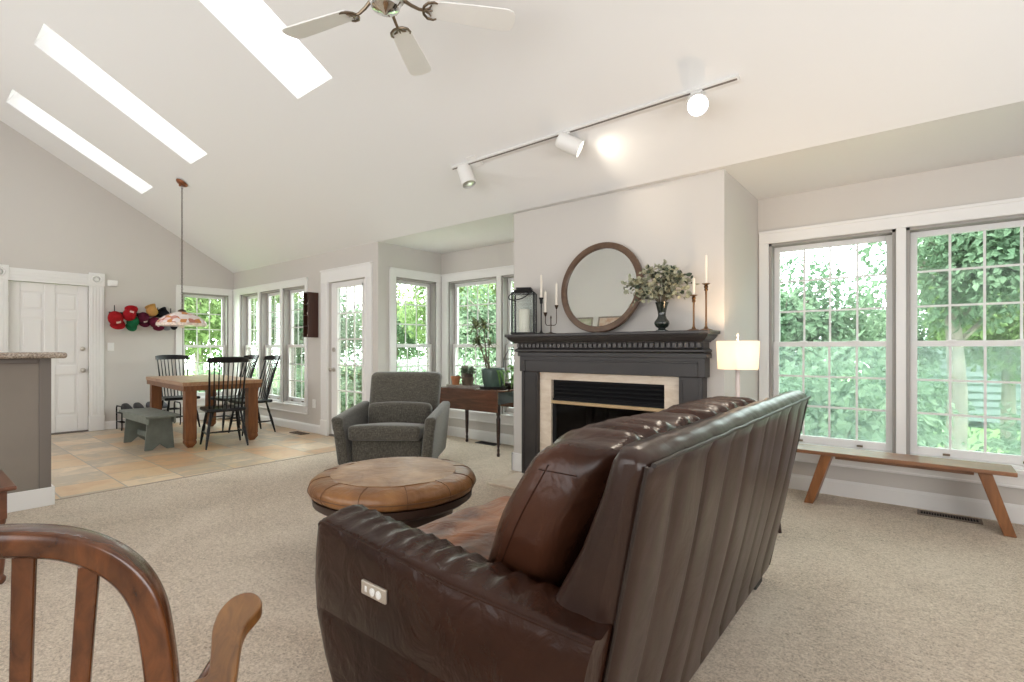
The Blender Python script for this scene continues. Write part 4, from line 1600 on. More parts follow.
mb.box(-0.855, 0.855, -0.118, 0.0, 1.09, 1.1275)
mb.build('frieze', M['mantel'], fp, bevel=0.004)
mb = MB()
for (xa, xb, za, zb) in ((-0.79, 0.79, 1.050, 1.066), (-0.79, -0.774, 0.955, 1.05), (0.774, 0.79, 0.955, 1.05)):
    mb.box(xa, xb, -0.113, -0.1055, za, zb)
mb.build('panel_moulding', M['mantel'], fp, bevel=0.003)
for s in (-1, 1):
    xa, xb = sorted((s * 0.645, s * 0.82))
    mb = MB().box(xa, xb, -0.095, 0.0, 0.021, 0.951)
    xo, xi = s * 0.82, s * 0.79
    mb.box(min(xo, xi), max(xo, xi), -0.103, -0.095, 0.021, 0.95)
    mb.box(min(s * .66, s * .675), max(s * .66, s * .675), -0.101, -0.095, 0.12, 0.93)
    mb.build('pilaster', M['mantel'], fp, bevel=0.004)
mb = MB()
mb.box(-0.644, 0.644, -0.06, 0.0, 0.885, 0.951)
mb.build('lintel_stone', M['travertine'], fp, bevel=0.002)
for s in (-1, 1):
    xa, xb = sorted((s * 0.52, s * 0.644))
    MB().box(xa, xb, -0.06, 0.0, 0.021, 0.8845).build('jamb_stone', M['travertine'], fp, bevel=0.002)
MB().box(-0.86, 0.86, -0.53, -0.0005, 0.0, 0.020).build('hearth', M['travertine'], fp, bevel=0.004)
# insert
mb = MB()
mb.box(-0.515, 0.515, 0.40, 0.42, 0.035, 0.88)
mb.hexa([(-0.515, 0.03, 0.035), (-0.495, 0.03, 0.035), (-0.44, 0.40, 0.035), (-0.46, 0.40, 0.035)], [(-0.515, 0.03, 0.88), (-0.495, 0.03, 0.88), (-0.44, 0.40, 0.88), (-0.46, 0.40, 0.88)])
mb.hexa([(0.495, 0.03, 0.035), (0.515, 0.03, 0.035), (0.475, 0.40, 0.035), (0.455, 0.40, 0.035)], [(0.495, 0.03, 0.88), (0.515, 0.03, 0.88), (0.475, 0.40, 0.88), (0.455, 0.40, 0.88)])
mb.box(-0.515, 0.515, 0.02, 0.40, 0.032, 0.06)
mb.build('firebox', plain('sooty_firebrick', (0.06, 0.05, 0.045), 0.9, nscale=9, namt=0.4), fp)
mb = MB()
mb.box(-0.5195, 0.5195, -0.035, 0.10, 0.70, 0.7225)
mb.box(-0.5195, 0.5195, -0.020, 0.10, 0.7225, 0.8845)
for k in range(4):
    z = 0.735 + 0.034 * k
    mb.hexa([(-0.505, -0.045, z), (0.505, -0.045, z), (0.505, -0.02, z + 0.006), (-0.505, -0.02, z + 0.006)], [(-0.505, -0.043, z + 0.005), (0.505, -0.043, z + 0.005), (0.505, -0.02, z + 0.026), (-0.505, -0.02, z + 0.026)])
mb.build('louver_hood', M['firebox'], fp)
MB().box(-0.5195, 0.5195, -0.062, -0.0355, 0.676, 0.704).build('brass_trim', M['brass'], fp, bevel=0.003)
mb = MB()
mb.box(-0.5195, -0.485, -0.04, 0.02, 0.035, 0.675)
mb.box(0.485, 0.5195, -0.04, 0.02, 0.035, 0.675)
mb.box(-0.485, 0.485, -0.04, 0.02, 0.035, 0.09)
mb.build('door_frame', M['firebox'], fp, bevel=0.003)
for xa, xb in ((-0.48, -0.002), (0.002, 0.48)):
    d_ = MB().box(xa, xb, -0.030, -0.025, 0.095, 0.674).build('glass_door', M['fire_glass'], fp)
    MB().box((xa if xa > 0 else xb - 0.012), (xa + 0.012 if xa > 0 else xb), -0.045, -0.0305, 0.35, 0.42).build('handle', M['brass'], d_)
for k, (x, y, z, rot) in enumerate(((0.0, 0.20, 0.11, 4), (0.12, 0.27, 0.11, -6), (0.05, 0.22, 0.20, 14))):
    mb = MB(Matrix.Translation((x, y, z)) @ Matrix.Rotation(radians(rot), 4, 'Z'))
    mb.tube([(-0.26, 0, 0), (-0.1, 0.01, 0.003), (0.1, -0.008, 0), (0.26, 0, 0.004)], [.045, .05, .048, .043], 12)
    o = mb.build('firewood_log', M['white_stone'])
    o.location = (-2.035, CF, 0)
    tag(o, ['grey log lying at the front behind the fireplace glass', 'grey log lying at the rear behind the fireplace glass', 'grey log lying on top of the other logs behind the fireplace glass'][k], 'log')

# ------------------------------------------------------------------ mantel objects
MZ = 1.288
# round mirror leaning on the chimney
mr = thing('mirror', 'round wood framed mirror leaning above the mantel', 'mirror', (-2.06, 3.618, MZ))
mr.rotation_euler = (radians(-7.0), 0, 0)
R_ = 0.378
mb = MB()
rings = []
for k in range(72):
    th = 2 * pi * k / 72
    rings.append([(r * cos(th), y, R_ + r * sin(th)) for r, y in ((R_, 0.016), (R_, -0.010), (R_ - 0.006, -0.016), (R_ - 0.046, -0.016), (R_ - 0.052, -0.010), (R_ - 0.052, 0.016))])
mb.loft(rings, False, True)
mb.build('frame', M['mirror_wood'], mr, angle=30)
mb = MB(Matrix.Translation((0, 0.004, R_)) @ Matrix.Rotation(pi / 2, 4, 'X'))
mb.lathe([(0, 0), (R_ - 0.0525, 0), (R_ - 0.0525, 0.004), (0, 0.004)], n=72)
mb.build('glass', M['mirror'], mr)


def lathe_thing(name, label, cat, loc, prof, mat, n=24, group=None):
    o = MB().lathe(prof, n=n).build(name, mat)
    o.location = loc
    tag(o, label, cat, group)
    return o


# lantern
ln = thing('lantern', 'black metal candle lantern with a ring handle on the mantel', 'lantern', (-2.80, 3.60, MZ), radians(30))
s = 0.098
MB().box(-s - 0.012, s + 0.012, -s - 0.012, s + 0.012, 0.0, 0.016).build('base', M['black_metal'], ln, bevel=0.003)
for sx in (-1, 1):
    for sy in (-1, 1):
        MB().box(sx * s - 0.007, sx * s + 0.007, sy * s - 0.007, sy * s + 0.007, 0.016, 0.365).build('post', M['black_metal'], ln)
for q in range(4):
    mb = MB(Matrix.Rotation(q * pi / 2, 4, 'Z'))
    mb.box(-s + 0.008, s - 0.008, s - 0.001, s + 0.001, 0.017, 0.364)
    mb.build('glass_panel', M['clear'], ln)
mb = MB()
mb.hexa([(-s - .012, -s - .012, 0.365), (s + .012, -s - .012, 0.365), (s + .012, s + .012, 0.365), (-s - .012, s + .012, 0.365)], [(-s * .7, -s * .7, 0.40), (s * .7, -s * .7, 0.40), (s * .7, s * .7, 0.40), (-s * .7, s * .7, 0.40)])
mb.box(-s * .7, s * .7, -s * .7, s * .7, 0.40, 0.418)
mb.build('roof', M['black_metal'], ln, bevel=0.003)
mb = MB(Matrix.Translation((-0.035, -0.120, 0.345)) @ Matrix.Rotation(radians(-14), 4, 'Y') @ Matrix.Rotation(radians(38), 4, 'X'))
mb.tube([(0.092 * cos(2 * pi * k / 32), 0.075 * sin(2 * pi * k / 32), 0) for k in range(32)], 0.0048, 8, closed=True)
mb.build('ring_handle', M['black_metal'], ln)
lathe_thing('pillar_candle', 'thick ivory pillar candle inside the black lantern', 'candle', (-2.80, 3.60, MZ + 0.016), [(0, 0), (0.047, 0), (0.05, 0.005), (0.05, 0.205), (0.046, 0.21), (0.035, 0.204), (0, 0.203)], M['candle'])

# single candlestick + double candelabra + brass pair; candles are separate
CUP = [(0.008, -0.05), (0.011, -0.035), (0.007, -0.03), (0.016, -0.004), (0.021, 0.0), (0.016, 0.004), (0.0125, 0.006)]


def candlestick(label, x, y, hh, mat, base_r=0.042, r=0.006, knob=False):
    t = thing('candlestick', label, 'candlestick', (x, y, MZ))
    MB().lathe([(0, 0), (base_r, 0), (base_r, 0.004), (base_r * .8, 0.008), (base_r * .35, 0.014), (r * 1.2, 0.03), (0, 0.03)], n=24).build('base', mat, t)
    MB().lathe([(r * 1.2, 0.0301), (r, 0.06), (r, hh - 0.10), (r * 1.1, hh - 0.055), (0, hh - 0.055)], n=14).build('stem', mat, t)
    if knob:
        MB().lathe([(r * 1.1, hh - 0.0549), (0.014, hh - 0.045), (0.010, hh - 0.035), (0.015, hh - 0.022), (0.009, hh - 0.012), (0.028, hh - 0.003), (0.028, hh), (0.013, hh), (0, hh)], n=20).build('cup', mat, t)
    else:
        MB().lathe([(r * 1.1, hh - 0.0549), (0.013, hh - 0.05), (0.014, hh - 0.02), (0.022, hh - 0.003), (0.022, hh), (0, hh)], n=20).build('cup', mat, t)


def taper(label, x, y, z, L, r=0.0105):
    lathe_thing('taper_candle', label, 'candle', (x, y, z), [(0, 0), (r, 0), (r * .92, L * .85), (r * .8, L * .985), (r * .4, L * .997), (0.0012, L), (0.001, L + 0.012), (0, L + 0.012)], M['candle'], 14)


candlestick('tall slim black candlestick beside the lantern', -2.612, 3.60, 0.320, M['black_metal'], 0.038, 0.0055)
taper('ivory taper candle in the slim black candlestick', -2.612, 3.60, MZ + 0.3203, 0.20)
cd = thing('candelabra', 'bronze two armed candelabra between the lantern and mirror', 'candelabra', (-2.508, 3.60, MZ))
MB().lathe([(0, 0), (0.05, 0), (0.05, 0.005), (0.02, 0.009), (0.006, 0.016), (0, 0.016)], n=24).build('base', M['bronze'], cd)
MB().lathe([(0.005, 0.0161), (0.0045, 0.13), (0.008, 0.14), (0.004, 0.155), (0, 0.16)], n=12).build('stem', M['bronze'], cd)
for sx, zt in ((-1, 0.188), (1, 0.246)):
    P = [(0, 0, 0.075)] + [(sx * (0.03 + 0.0285 * sin(q)), 0, 0.100 - 0.028 * cos(q)) for q in [pi / 2 * k / 6 for k in range(7)]] + [(sx * 0.0585, 0, zt - 0.035)]
    a = MB().tube(P, 0.0035, 8).build('arm', M['bronze'], cd)
    MB().lathe([(0.004, zt - 0.035), (0.008, zt - 0.03), (0.018, zt - 0.001), (0.018, zt), (0, zt)], (sx * 0.0585, 0, 0), 16).build('cup', M['bronze'], a)
taper('ivory taper candle in the lower cup of the candelabra', -2.508 - 0.0585, 3.60, MZ + 0.1883, 0.18)
taper('ivory taper candle in the higher cup of the candelabra', -2.508 + 0.0585, 3.60, MZ + 0.2463, 0.185)
brass_stick = plain('dark_antique_brass', (0.16, 0.085, 0.04), 0.35, 0.9)
candlestick('shorter antique brass candlestick beside the vase', -1.267, 3.60, 0.255, brass_stick, 0.045, 0.0065, True)
candlestick('taller antique brass candlestick at the mantel end', -1.180, 3.60, 0.33, brass_stick, 0.045, 0.0065, True)
taper('ivory taper candle in the shorter brass candlestick', -1.267, 3.60, MZ + 0.2553, 0.12)
taper('ivory taper candle in the taller brass candlestick', -1.180, 3.60, MZ + 0.3303, 0.20)

# vase and eucalyptus
VX, VY = -1.50, 3.59
vs_ = thing('vase', 'dark green glass vase with a round foot on the mantel', 'vase', (VX, VY, MZ))
MB().lathe([(0, 0), (0.046, 0), (0.046, 0.006), (0.03, 0.014), (0.026, 0.022), (0.045, 0.034), (0.056, 0.055), (0.054, 0.072), (0.036, 0.095), (0.028, 0.115), (0.030, 0.14), (0.040, 0.185), (0.050, 0.215), (0.046, 0.215), (0.034, 0.18), (0.024, 0.14), (0.022, 0.11), (0, 0.06)], n=28).build('body', plain('dark_green_glass', (0.010, 0.016, 0.012), 0.12, coat=0.5), vs_)
bq = thing('eucalyptus_bouquet', 'spreading grey green eucalyptus bunch in the dark vase', 'foliage bunch', (VX, VY, MZ + 0.215))
random.seed(21)
stems, leaves, dark = MB(), MB(), MB()
targets = []
for k in range(46):
    th = random.uniform(0, 2 * pi)
    u = random.uniform(-1, 1)
    rr = random.uniform(0.35, 1) ** 0.5
    x = 0.245 * u - 0.01
    z = 0.02 + 0.235 * sqrt(max(0, 1 - u * u * 0.7)) * rr
    if random.random() < 0.25:
        z = random.uniform(-0.02, 0.09)
        x = math.copysign(random.uniform(0.12, 0.25), u)
    y = random.uniform(-0.12, 0.075)
    if x < -0.08:
        y = random.uniform(-0.15, -0.06)
    targets.append((x, y, z))
targets += [(-0.285, -0.03, 0.105), (0.03, -0.02, 0.285), (-0.02, -0.05, 0.27)]
for (x, y, z) in targets:
    p0 = Vector((x * 0.08, y * 0.1, -0.12))
    p1 = Vector((x * 0.12, y * 0.15, 0.005))
    p3 = Vector((x, y, z))
    p2 = Vector((x * 0.5, y * 0.5, max(0.03, z * 0.75 + 0.03)))
    P = [p0, p1, p1.lerp(p2, .5) + Vector((0, 0, .008)), p2, p2.lerp(p3, .5) + Vector((0, 0, .006)), p3]
    stems.tube(P, [.0018, .0018, .0015, .0013, .001, .0008], 5)
    for q in range(13):
        t = 0.30 + 0.70 * q / 12
        i = min(int(t * 5), 4)
        b = P[i].lerp(P[i + 1], t * 5 - i)
        if b.z < 0.0: continue
        d = (P[min(i + 1, 5)] - P[i]).normalized() * 0.35 + Vector((random.uniform(-1, 1), random.uniform(-1, 1), random.uniform(-.7, .8)))
        L = random.uniform(0.026, 0.046)
        (leaves if random.random() < 0.8 else dark).leaf6(b, d, L, L * random.uniform(.62, .9))
P = [(-0.06, -0.02, 0.05), (-0.14, -0.04, 0.115), (-0.225, -0.05, 0.125), (-0.255, -0.05, 0.09)]
stems.tube(P, 0.0008, 5)
leaves.leaf6((-0.24, -0.06, 0.10), (-0.8, 0.0, -0.35), 0.046, 0.038, (0.1, -1, 0.1), 0.02)
stems.build('stem', plain('brown_stem', (0.10, 0.075, 0.04), 0.7), bq)
leaves.build('foliage', M['eucalyptus'], bq)
dark.build('foliage', leafmat('deep_eucalyptus_leaf', (0.035, 0.05, 0.035), (0.10, 0.125, 0.085), 0.15, 22), bq)

# ------------------------------------------------------------------ lamp on a table behind the sofa
et = thing('side_table', 'small dark side table under the lamp behind the sofa', 'side table', (-0.86, 3.42, 0))
MB().lathe([(0, 0.555), (0.225, 0.555), (0.23, 0.565), (0.23, 0.575), (0.225, 0.58), (0, 0.58)], n=40).build('table_top', M['mahogany'], et)
for k in range(3):
    th = 2 * pi * k / 3 + .5
    MB().tube([(0.19 * cos(th), 0.19 * sin(th), 0), (0.15 * cos(th), 0.15 * sin(th), 0.3), (0.16 * cos(th), 0.16 * sin(th), 0.5545)], [.012, .016, .018], 10).build('leg', M['mahogany_leg'], et)
lp = thing('table_lamp', 'table lamp with a glowing cream drum shade beside the window', 'lamp', (-0.92, 3.42, 0.5803))
MB().lathe([(0, 0), (0.07, 0), (0.07, 0.012), (0.02, 0.02), (0.013, 0.03), (0, 0.03)], n=24).build('base', M['plate'], lp)
MB().lathe([(0.011, 0.0301), (0.013, 0.12), (0.017, 0.2), (0.013, 0.28), (0.015, 0.33), (0.013, 0.44), (0.008, 0.45), (0.005, 0.655), (0, 0.655)], n=16).build('stem', plain('pink_white_ceramic', (0.74, 0.62, 0.57), 0.3), lp)
MB().lathe([(0.121, 0.447), (0.1285, 0.628), (0.127, 0.628), (0.1195, 0.447)], n=44).build('lamp_shade', M['linen'], lp)
MB().lathe([(0, 0.655), (0.006, 0.655), (0.010, 0.666), (0.006, 0.677), (0, 0.679)], n=12).build('finial', plain('pink_white_finial', (0.74, 0.62, 0.57), 0.3), lp)
mb = MB()
for k in range(3):
    th = 2 * pi * k / 3
    mb.cyl((0.004 * cos(th), 0.004 * sin(th), 0.615), (0.126 * cos(th), 0.126 * sin(th), 0.615), 0.0015, n=5)
mb.build('shade_spider', M['brass'], lp)
ld = bpy.data.lights.new('lamp_bulb_light', 'POINT')
ld.energy = 20.0
ld.color = (1.0, 0.70, 0.42)
ld.shadow_soft_size = 0.035
lo_ = bpy.data.objects.new('lamp_bulb_light', ld)
lo_.location = (-0.92 + 0.03, 3.42 - 0.03, 0.5803 + 0.54)
COL.objects.link(lo_)

# ------------------------------------------------------------------ long bench under the window
wb = thing('window_bench', 'long narrow wooden bench with splayed legs under the large window', 'bench', (-0.115, 4.43, 0))
MB().box(-0.66, 0.575, -0.135, 0.135, 0.375, 0.402).build('seat', M['bench_wood'], wb, bevel=0.004)
for s in (-1, 1):
    xt, xb = s * 0.43, s * 0.545
    mb = MB()
    mb.hexa([(xb - 0.03, -0.115, 0), (xb + 0.03, -0.115, 0), (xb + 0.03, 0.115, 0), (xb - 0.03, 0.115, 0)], [(xt - 0.035, -0.10, 0.3745), (xt + 0.035, -0.10, 0.3745), (xt + 0.035, 0.10, 0.3745), (xt - 0.035, 0.10, 0.3745)])
    mb.build('leg', M['bench_leg'], wb, bevel=0.004)
MB().box(-0.385, 0.385, -0.012, 0.012, 0.335, 0.3745).build('stretcher', M['bench_wood'], wb, bevel=0.003)

# ------------------------------------------------------------------ drop leaf table with plants
TZ = 0.71
TY0, TY1 = 4.03, 4.56
dl = thing('drop_leaf_table', 'dark mahogany drop leaf table standing in the window bay', 'table', (-3.97, 4.295, 0))
MB().box(-0.47, 0.47, -0.245, 0.245, TZ - 0.02, TZ).build('table_top', M['mahogany'], dl, bevel=0.004)
for s in (-1, 1):
    yy = s * 0.256
    MB().box(-0.47, 0.47, yy - 0.009, yy + 0.009, TZ - 0.235, TZ - 0.004).build('drop_leaf', M['mahogany'], dl, bevel=0.004)
mb = MB()
for s in (-1, 1):
    mb.box(-0.42, 0.42, s * 0.225 - 0.010, s * 0.225 + 0.010, TZ - 0.15, TZ - 0.0205)
    mb.box(s * 0.43 - 0.010, s * 0.43 + 0.010, -0.21, 0.21, TZ - 0.15, TZ - 0.0205)
mb.build('apron', plain('blue_grey_end_panel', (0.055, 0.06, 0.068), 0.4), dl)
prof = [(0.014, 0), (0.019, 0.02), (0.012, 0.04), (0.016, 0.07), (0.011, 0.09), (0.017, 0.13), (0.022, 0.30), (0.024, 0.40), (0.016, 0.43), (0.024, 0.455), (0.024, 0.56), (0, 0.56)]
for sx in (-1, 1):
    for sy in (-1, 1):
        MB().lathe([(r, z * (TZ - 0.151) / 0.56) for r, z in prof], (sx * 0.435, sy * 0.205, 0), 14).build('leg', M['mahogany_leg'], dl)

PT = TZ + 0.0003
t1 = MB()
t1.box(-0.19, 0.19, -0.09, 0.09, 0, 0.014)
for a in ((-0.19, 0.19, -0.09, -0.08), (-0.19, 0.19, 0.08, 0.09), (-0.19, -0.18, -0.08, 0.08), (0.18, 0.19, -0.08, 0.08)):
    t1.box(*a, 0.014, 0.028)
o = t1.build('tray', M['tray_wood']); o.location = (-4.16, 4.19, PT); tag(o, 'grey wooden tray under the small clay pots', 'tray')
o = MB().lathe([(0, 0), (0.15, 0), (0.165, 0.03), (0.158, 0.03), (0.147, 0.008), (0, 0.008)], n=40).build('plant_saucer', M['tray']); o.location = (-3.745, 4.255, PT)
tag(o, 'round black saucer under the large green pot', 'saucer')


def pot_thing(label, x, y, z, r, hh, mat, cat='potted plant', rim=True, flare=0.72):
    t = thing('potted_plant', label, cat, (x, y, z))
    P = [(0, 0), (r * flare, 0), (r * .97, hh * .78)]
    if rim:
        P += [(r * 1.06, hh * .78), (r * 1.06, hh), (r * .94, hh), (r * .9, hh * .8), (0, hh * .8)]
    else:
        P += [(r, hh), (r * .92, hh), (r * .88, hh * .8), (0, hh * .8)]
    MB().lathe(P, n=28).build('pot', mat, t)
    MB().lathe([(0, hh * .801), (r * .86, hh * .801), (r * .86, hh * .86), (0, hh * .88)], n=20).build('soil', M['soil'], t)
    return t


random.seed(5)
ZT = PT + 0.0143
p = pot_thing('small terracotta pot with a tiny plant on the grey tray', -4.275, 4.18, ZT, 0.055, 0.11, M['terracotta'])
mb = MB()
for k in range(16):
    th = random.uniform(0, 2 * pi)
    mb.leaf6((0.01 * cos(th), 0.01 * sin(th), 0.085), (cos(th), sin(th), random.uniform(.8, 2)), random.uniform(.03, .05), .018)
mb.build('foliage', M['succulent'], p)
p = pot_thing('tall narrow clay pot with a mottled cactus behind the terracotta pot', -4.19, 4.245, ZT, 0.036, 0.06, M['brown_clay'])
mb = MB()
mb.lathe([(0.028, 0.05), (0.040, 0.09), (0.042, 0.15), (0.044, 0.20), (0.038, 0.23), (0.0, 0.24)], n=18)
for k in range(60):
    th, z = random.uniform(0, 2 * pi), random.uniform(.08, .225)
    mb.leaf((0.040 * cos(th), 0.040 * sin(th), z), (cos(th), sin(th), .6), .022, .012)
mb.build('foliage', leafmat('mottled_cactus', (0.10, 0.11, 0.07), (0.36, 0.33, 0.27), 0.05, 30), p)
p = pot_thing('brown clay pot with a dark leafy succulent on the tray', -4.06, 4.175, ZT, 0.064, 0.105, M['brown_clay'])
mb = MB()
mb.lathe([(0.05, 0.087), (0.052, 0.11), (0.055, 0.14), (0.04, 0.15), (0, 0.15)], n=18)
mb.build('second_pot_rim', plain('dark_clay_band', (0.05, 0.03, 0.022), 0.6), p)
mb = MB()
for k in range(44):
    th = random.uniform(0, 2 * pi)
    r = random.uniform(0, .05)
    mb.leaf6((r * cos(th), r * sin(th), random.uniform(.15, .19)), (cos(th) * 1.2, sin(th) * 1.2, random.uniform(.1, 1.2)), random.uniform(.04, .07), .032)
mb.build('foliage', M['succulent'], p)

# large green pot with dracaena
bp = thing('potted_plant', 'tall spiky dracaena in a large ribbed green pot', 'potted plant', (-3.755, 4.255, PT + 0.0083))
rings = []
for (r, z) in [(0.095, 0), (0.114, 0.07), (0.124, 0.13), (0.130, 0.19), (0.131, 0.215), (0.124, 0.222), (0.116, 0.215), (0.108, 0.18)]:
    rings.append([((r + 0.006 * abs(sin(8 * 2 * pi * k / 96 / 2)) * (1 if z < 0.215 else 0)) * cos(2 * pi * k / 96), (r + 0.006 * abs(sin(8 * pi * k / 96)) * (1 if z < 0.215 else 0)) * sin(2 * pi * k / 96), z) for k in range(96)])
mb = MB()
mb.loft(rings, False)
mb.add(rings[0], [tuple(range(96))[::-1]])
mb.build('pot', M['teal_glaze'], bp)
MB().lathe([(0, 0.17), (0.108, 0.17), (0.108, 0.185), (0, 0.19)], n=24).build('soil', M['soil'], bp)
heads = [((-0.07, -0.02, 0.185), (-0.15, -0.02, 0.42), (-0.31, 0.03, 0.72)), ((-0.06, 0.0, 0.185), (-0.13, 0.0, 0.40), (-0.14, 0.0, 0.73)), ((-0.05, 0.02, 0.185), (-0.135, -0.01, 0.36), (-0.225, -0.03, 0.53)), ((-0.06, 0.01, 0.185), (-0.10, 0.02, 0.36), (-0.09, 0.04, 0.52))]
stem_mb, fol = MB(), MB()
for hi, (a, b, c) in enumerate(heads):
    a, b, c = Vector(a), Vector(b), Vector(c)
    P = [a.lerp(b, t).lerp(b.lerp(c, t), t) for t in [k / 8 for k in range(9)]]
    stem_mb.tube(P, [.010 - .005 * k / 8 for k in range(9)], 7)
    for k in range(58 if hi < 3 else 34):
        th = random.uniform(0, 2 * pi)
        el = random.uniform(-0.3, 1.2)
        L = random.uniform(0.11, 0.21) if hi < 3 else random.uniform(.09, .16)
        d = Vector((cos(th) * cos(el), sin(th) * cos(el), sin(el)))
        q0 = c - (P[-1] - P[-2]).normalized() * random.uniform(0, 0.05)
        fol.blade([q0 + d * L * t + Vector((0, 0, -0.35 * L * t * t)) for t in (0, .25, .5, .75, 1)], 0.019)
stem_mb.build('stem', plain('dracaena_cane', (0.14, 0.12, 0.08), 0.8), bp)
fol.build('foliage', M['dracaena'], bp)
# aloe-like strap leaves hanging around the pot
mb = MB()
for k in range(9):
    th = random.uniform(-0.7, 0.9) + (pi if k % 3 == 0 else 0)
    L = random.uniform(0.15, 0.24)
    d = Vector((cos(th), sin(th) * .6 - .35, 0)).normalized()
    q0 = Vector((d.x * .10, d.y * .10, 0.19))
    mb.blade([q0 + d * L * t * .75 + Vector((0, 0, 0.13 * t - 0.30 * t * t)) for t in (0, .2, .4, .6, .8, 1)], 0.026)
mb.build('trailing_leaf', M['houseplant'], bp)

# open black house-shaped terrarium frame with a trailing plant
tr = thing('terrarium', 'black wire house shaped terrarium beside the chimney', 'terrarium', (-3.61, 4.455, PT))
mb = MB()
w_, d_, h1_, h2_ = 0.10, 0.07, 0.33, 0.44
for sx in (-1, 1):
    for sy in (-1, 1):
        mb.cyl((sx * w_, sy * d_, 0), (sx * w_, sy * d_, h1_), 0.004, n=6)
    mb.cyl((sx * w_, -d_, h1_), (sx * w_, d_, h1_), 0.004, n=6)
    mb.cyl((sx * w_, -d_, 0.004), (sx * w_, d_, 0.004), 0.004, n=6)
    for sy in (-1, 1):
        mb.cyl((sx * w_, sy * d_, h1_), (sx * w_ * .5, sy * d_ * .5, h2_), 0.004, n=6)
for sy in (-1, 1):
    mb.cyl((-w_, sy * d_, h1_), (w_, sy * d_, h1_), 0.004, n=6)
    mb.cyl((-w_, sy * d_, 0.004), (w_, sy * d_, 0.004), 0.004, n=6)
    mb.cyl((-w_ * .5, sy * d_ * .5, h2_), (w_ * .5, sy * d_ * .5, h2_), 0.004, n=6)
for sx in (-1, 1):
    mb.cyl((sx * w_ * .5, -d_ * .5, h2_), (sx * w_ * .5, d_ * .5, h2_), 0.004, n=6)
mb.build('wire_frame', M['black_metal'], tr)
MB().tube([(0.016 * cos(2 * pi * k / 16), 0, h2_ + 0.02 + 0.016 * sin(2 * pi * k / 16)) for k in range(16)], 0.0025, 6, closed=True).build('hanging_ring', M['black_metal'], tr)
MB().box(-w_ + .003, w_ - .003, -d_ + .003, d_ - .003, 0.008, 0.055).build('soil', M['soil'], tr)
mb = MB()
for k in range(46):
    th = random.uniform(0, 2 * pi)
    q0 = Vector((random.uniform(-.05, .05), random.uniform(-.04, .04), random.uniform(.055, .26)))
    mb.leaf6(q0, (cos(th), sin(th), random.uniform(-.6, .8)), random.uniform(.04, .075), .026)
for k in range(6):
    th = random.uniform(-2.4, -0.4)
    mb.blade([Vector((0, 0, .1)) + Vector((cos(th) * .16 * t, sin(th) * .12 * t, .28 * t - .40 * t * t)) for t in (0, .2, .4, .6, .8, 1)], .02)
mb.build('foliage', M['houseplant'], tr)

# ------------------------------------------------------------------ side table at the left edge
st_ = thing('end_table', 'small red brown side table cut off by the picture edge', 'side table', (-3.82, 0.10, 0))
MB().box(-0.32, 0.32, -0.30, 0.30, 0.458, 0.480).build('table_top', M['side_wood'], st_, bevel=0.006)
mb = MB()
mb.box(-0.27, 0.27, 0.235, 0.255, 0.36, 0.4575)
mb.box(-0.27, 0.27, -0.255, -0.235, 0.36, 0.4575)
mb.box(0.27, 0.29, -0.235, 0.235, 0.36, 0.4575)
mb.box(-0.29, -0.27, -0.235, 0.235, 0.36, 0.4575)
mb.build('apron', M['side_wood'], st_)
for sx in (-1, 1):
    for sy in (-1, 1):
        c = (sx * 0.275, sy * 0.245, 0)
        mb = MB()
        mb.box(c[0] - .022, c[0] + .022, c[1] - .022, c[1] + .022, 0.32, 0.457)
        mb.lathe([(0.012, 0), (0.02, 0.012), (0.022, 0.03), (0.012, 0.045), (0.014, 0.06), (0.021, 0.14), (0.022, 0.22), (0.013, 0.255), (0.022, 0.27), (0.013, 0.285), (0.021, 0.30), (0.021, 0.3195)], c, 16)
        mb.build('leg', M['side_wood'], st_)

# ------------------------------------------------------------------ bow back wooden armchair close to the camera (local x = right, y = forward)
wc = thing('wooden_armchair', 'varnished wooden bow back armchair close by in the lower corner', 'chair', (-1.165, 0.091, 0), radians(38.716 + 23.8))
half = [(0.244, 0.36), (0.243, 0.45), (0.240, 0.56), (0.232, 0.64), (0.222, 0.70), (0.203, 0.748), (0.176, 0.785), (0.140, 0.814), (0.098, 0.834), (0.050, 0.845), (0.0, 0.849)]


def smooth_path(P, n):
    out = []
    K = len(P)
    for i in range(K - 1):
        p0, p1, p2, p3 = P[max(i - 1, 0)], P[i], P[i + 1], P[min(i + 2, K - 1)]
        for q in range(n):
            t = q / n
            out.append(tuple(0.5 * (2 * b + (c - a) * t + (2 * a - 5 * b + 4 * c - d) * t * t + (3 * b - a - 3 * c + d) * t ** 3) for a, b, c, d in zip(p0, p1, p2, p3)))
    out.append(P[-1])
    return out


path = smooth_path(half + [(-x, z) for x, z in half[-2::-1]], 5)
rings = []
for i, (x, z) in enumerate(path):
    x0, z0 = path[max(i - 1, 0)]
    x1, z1 = path[min(i + 1, len(path) - 1)]
    tx_, tz_ = x1 - x0, z1 - z0
    L = sqrt(tx_ * tx_ + tz_ * tz_)
    nx, nz = tz_ / L, -tx_ / L
    hw, hd, cr = 0.022, 0.026, 0.007
    ring = []
    for (a, b) in ((hw, hd - cr), (hw, -hd + cr), (hw - cr * .3, -hd + cr * .3), (hw - cr, -hd), (-hw + cr, -hd), (-hw, -hd + cr), (-hw, hd - cr), (-hw + cr, hd), (hw - cr, hd), (hw - cr * .3, hd - cr * .3)):
        ring.append((x + nx * a, 0.01 + b, z + nz * a))
    rings.append(ring)
mb = MB()
mb.loft(rings, True)
mb.build('bow', M['chair_wood'], wc, angle=50)
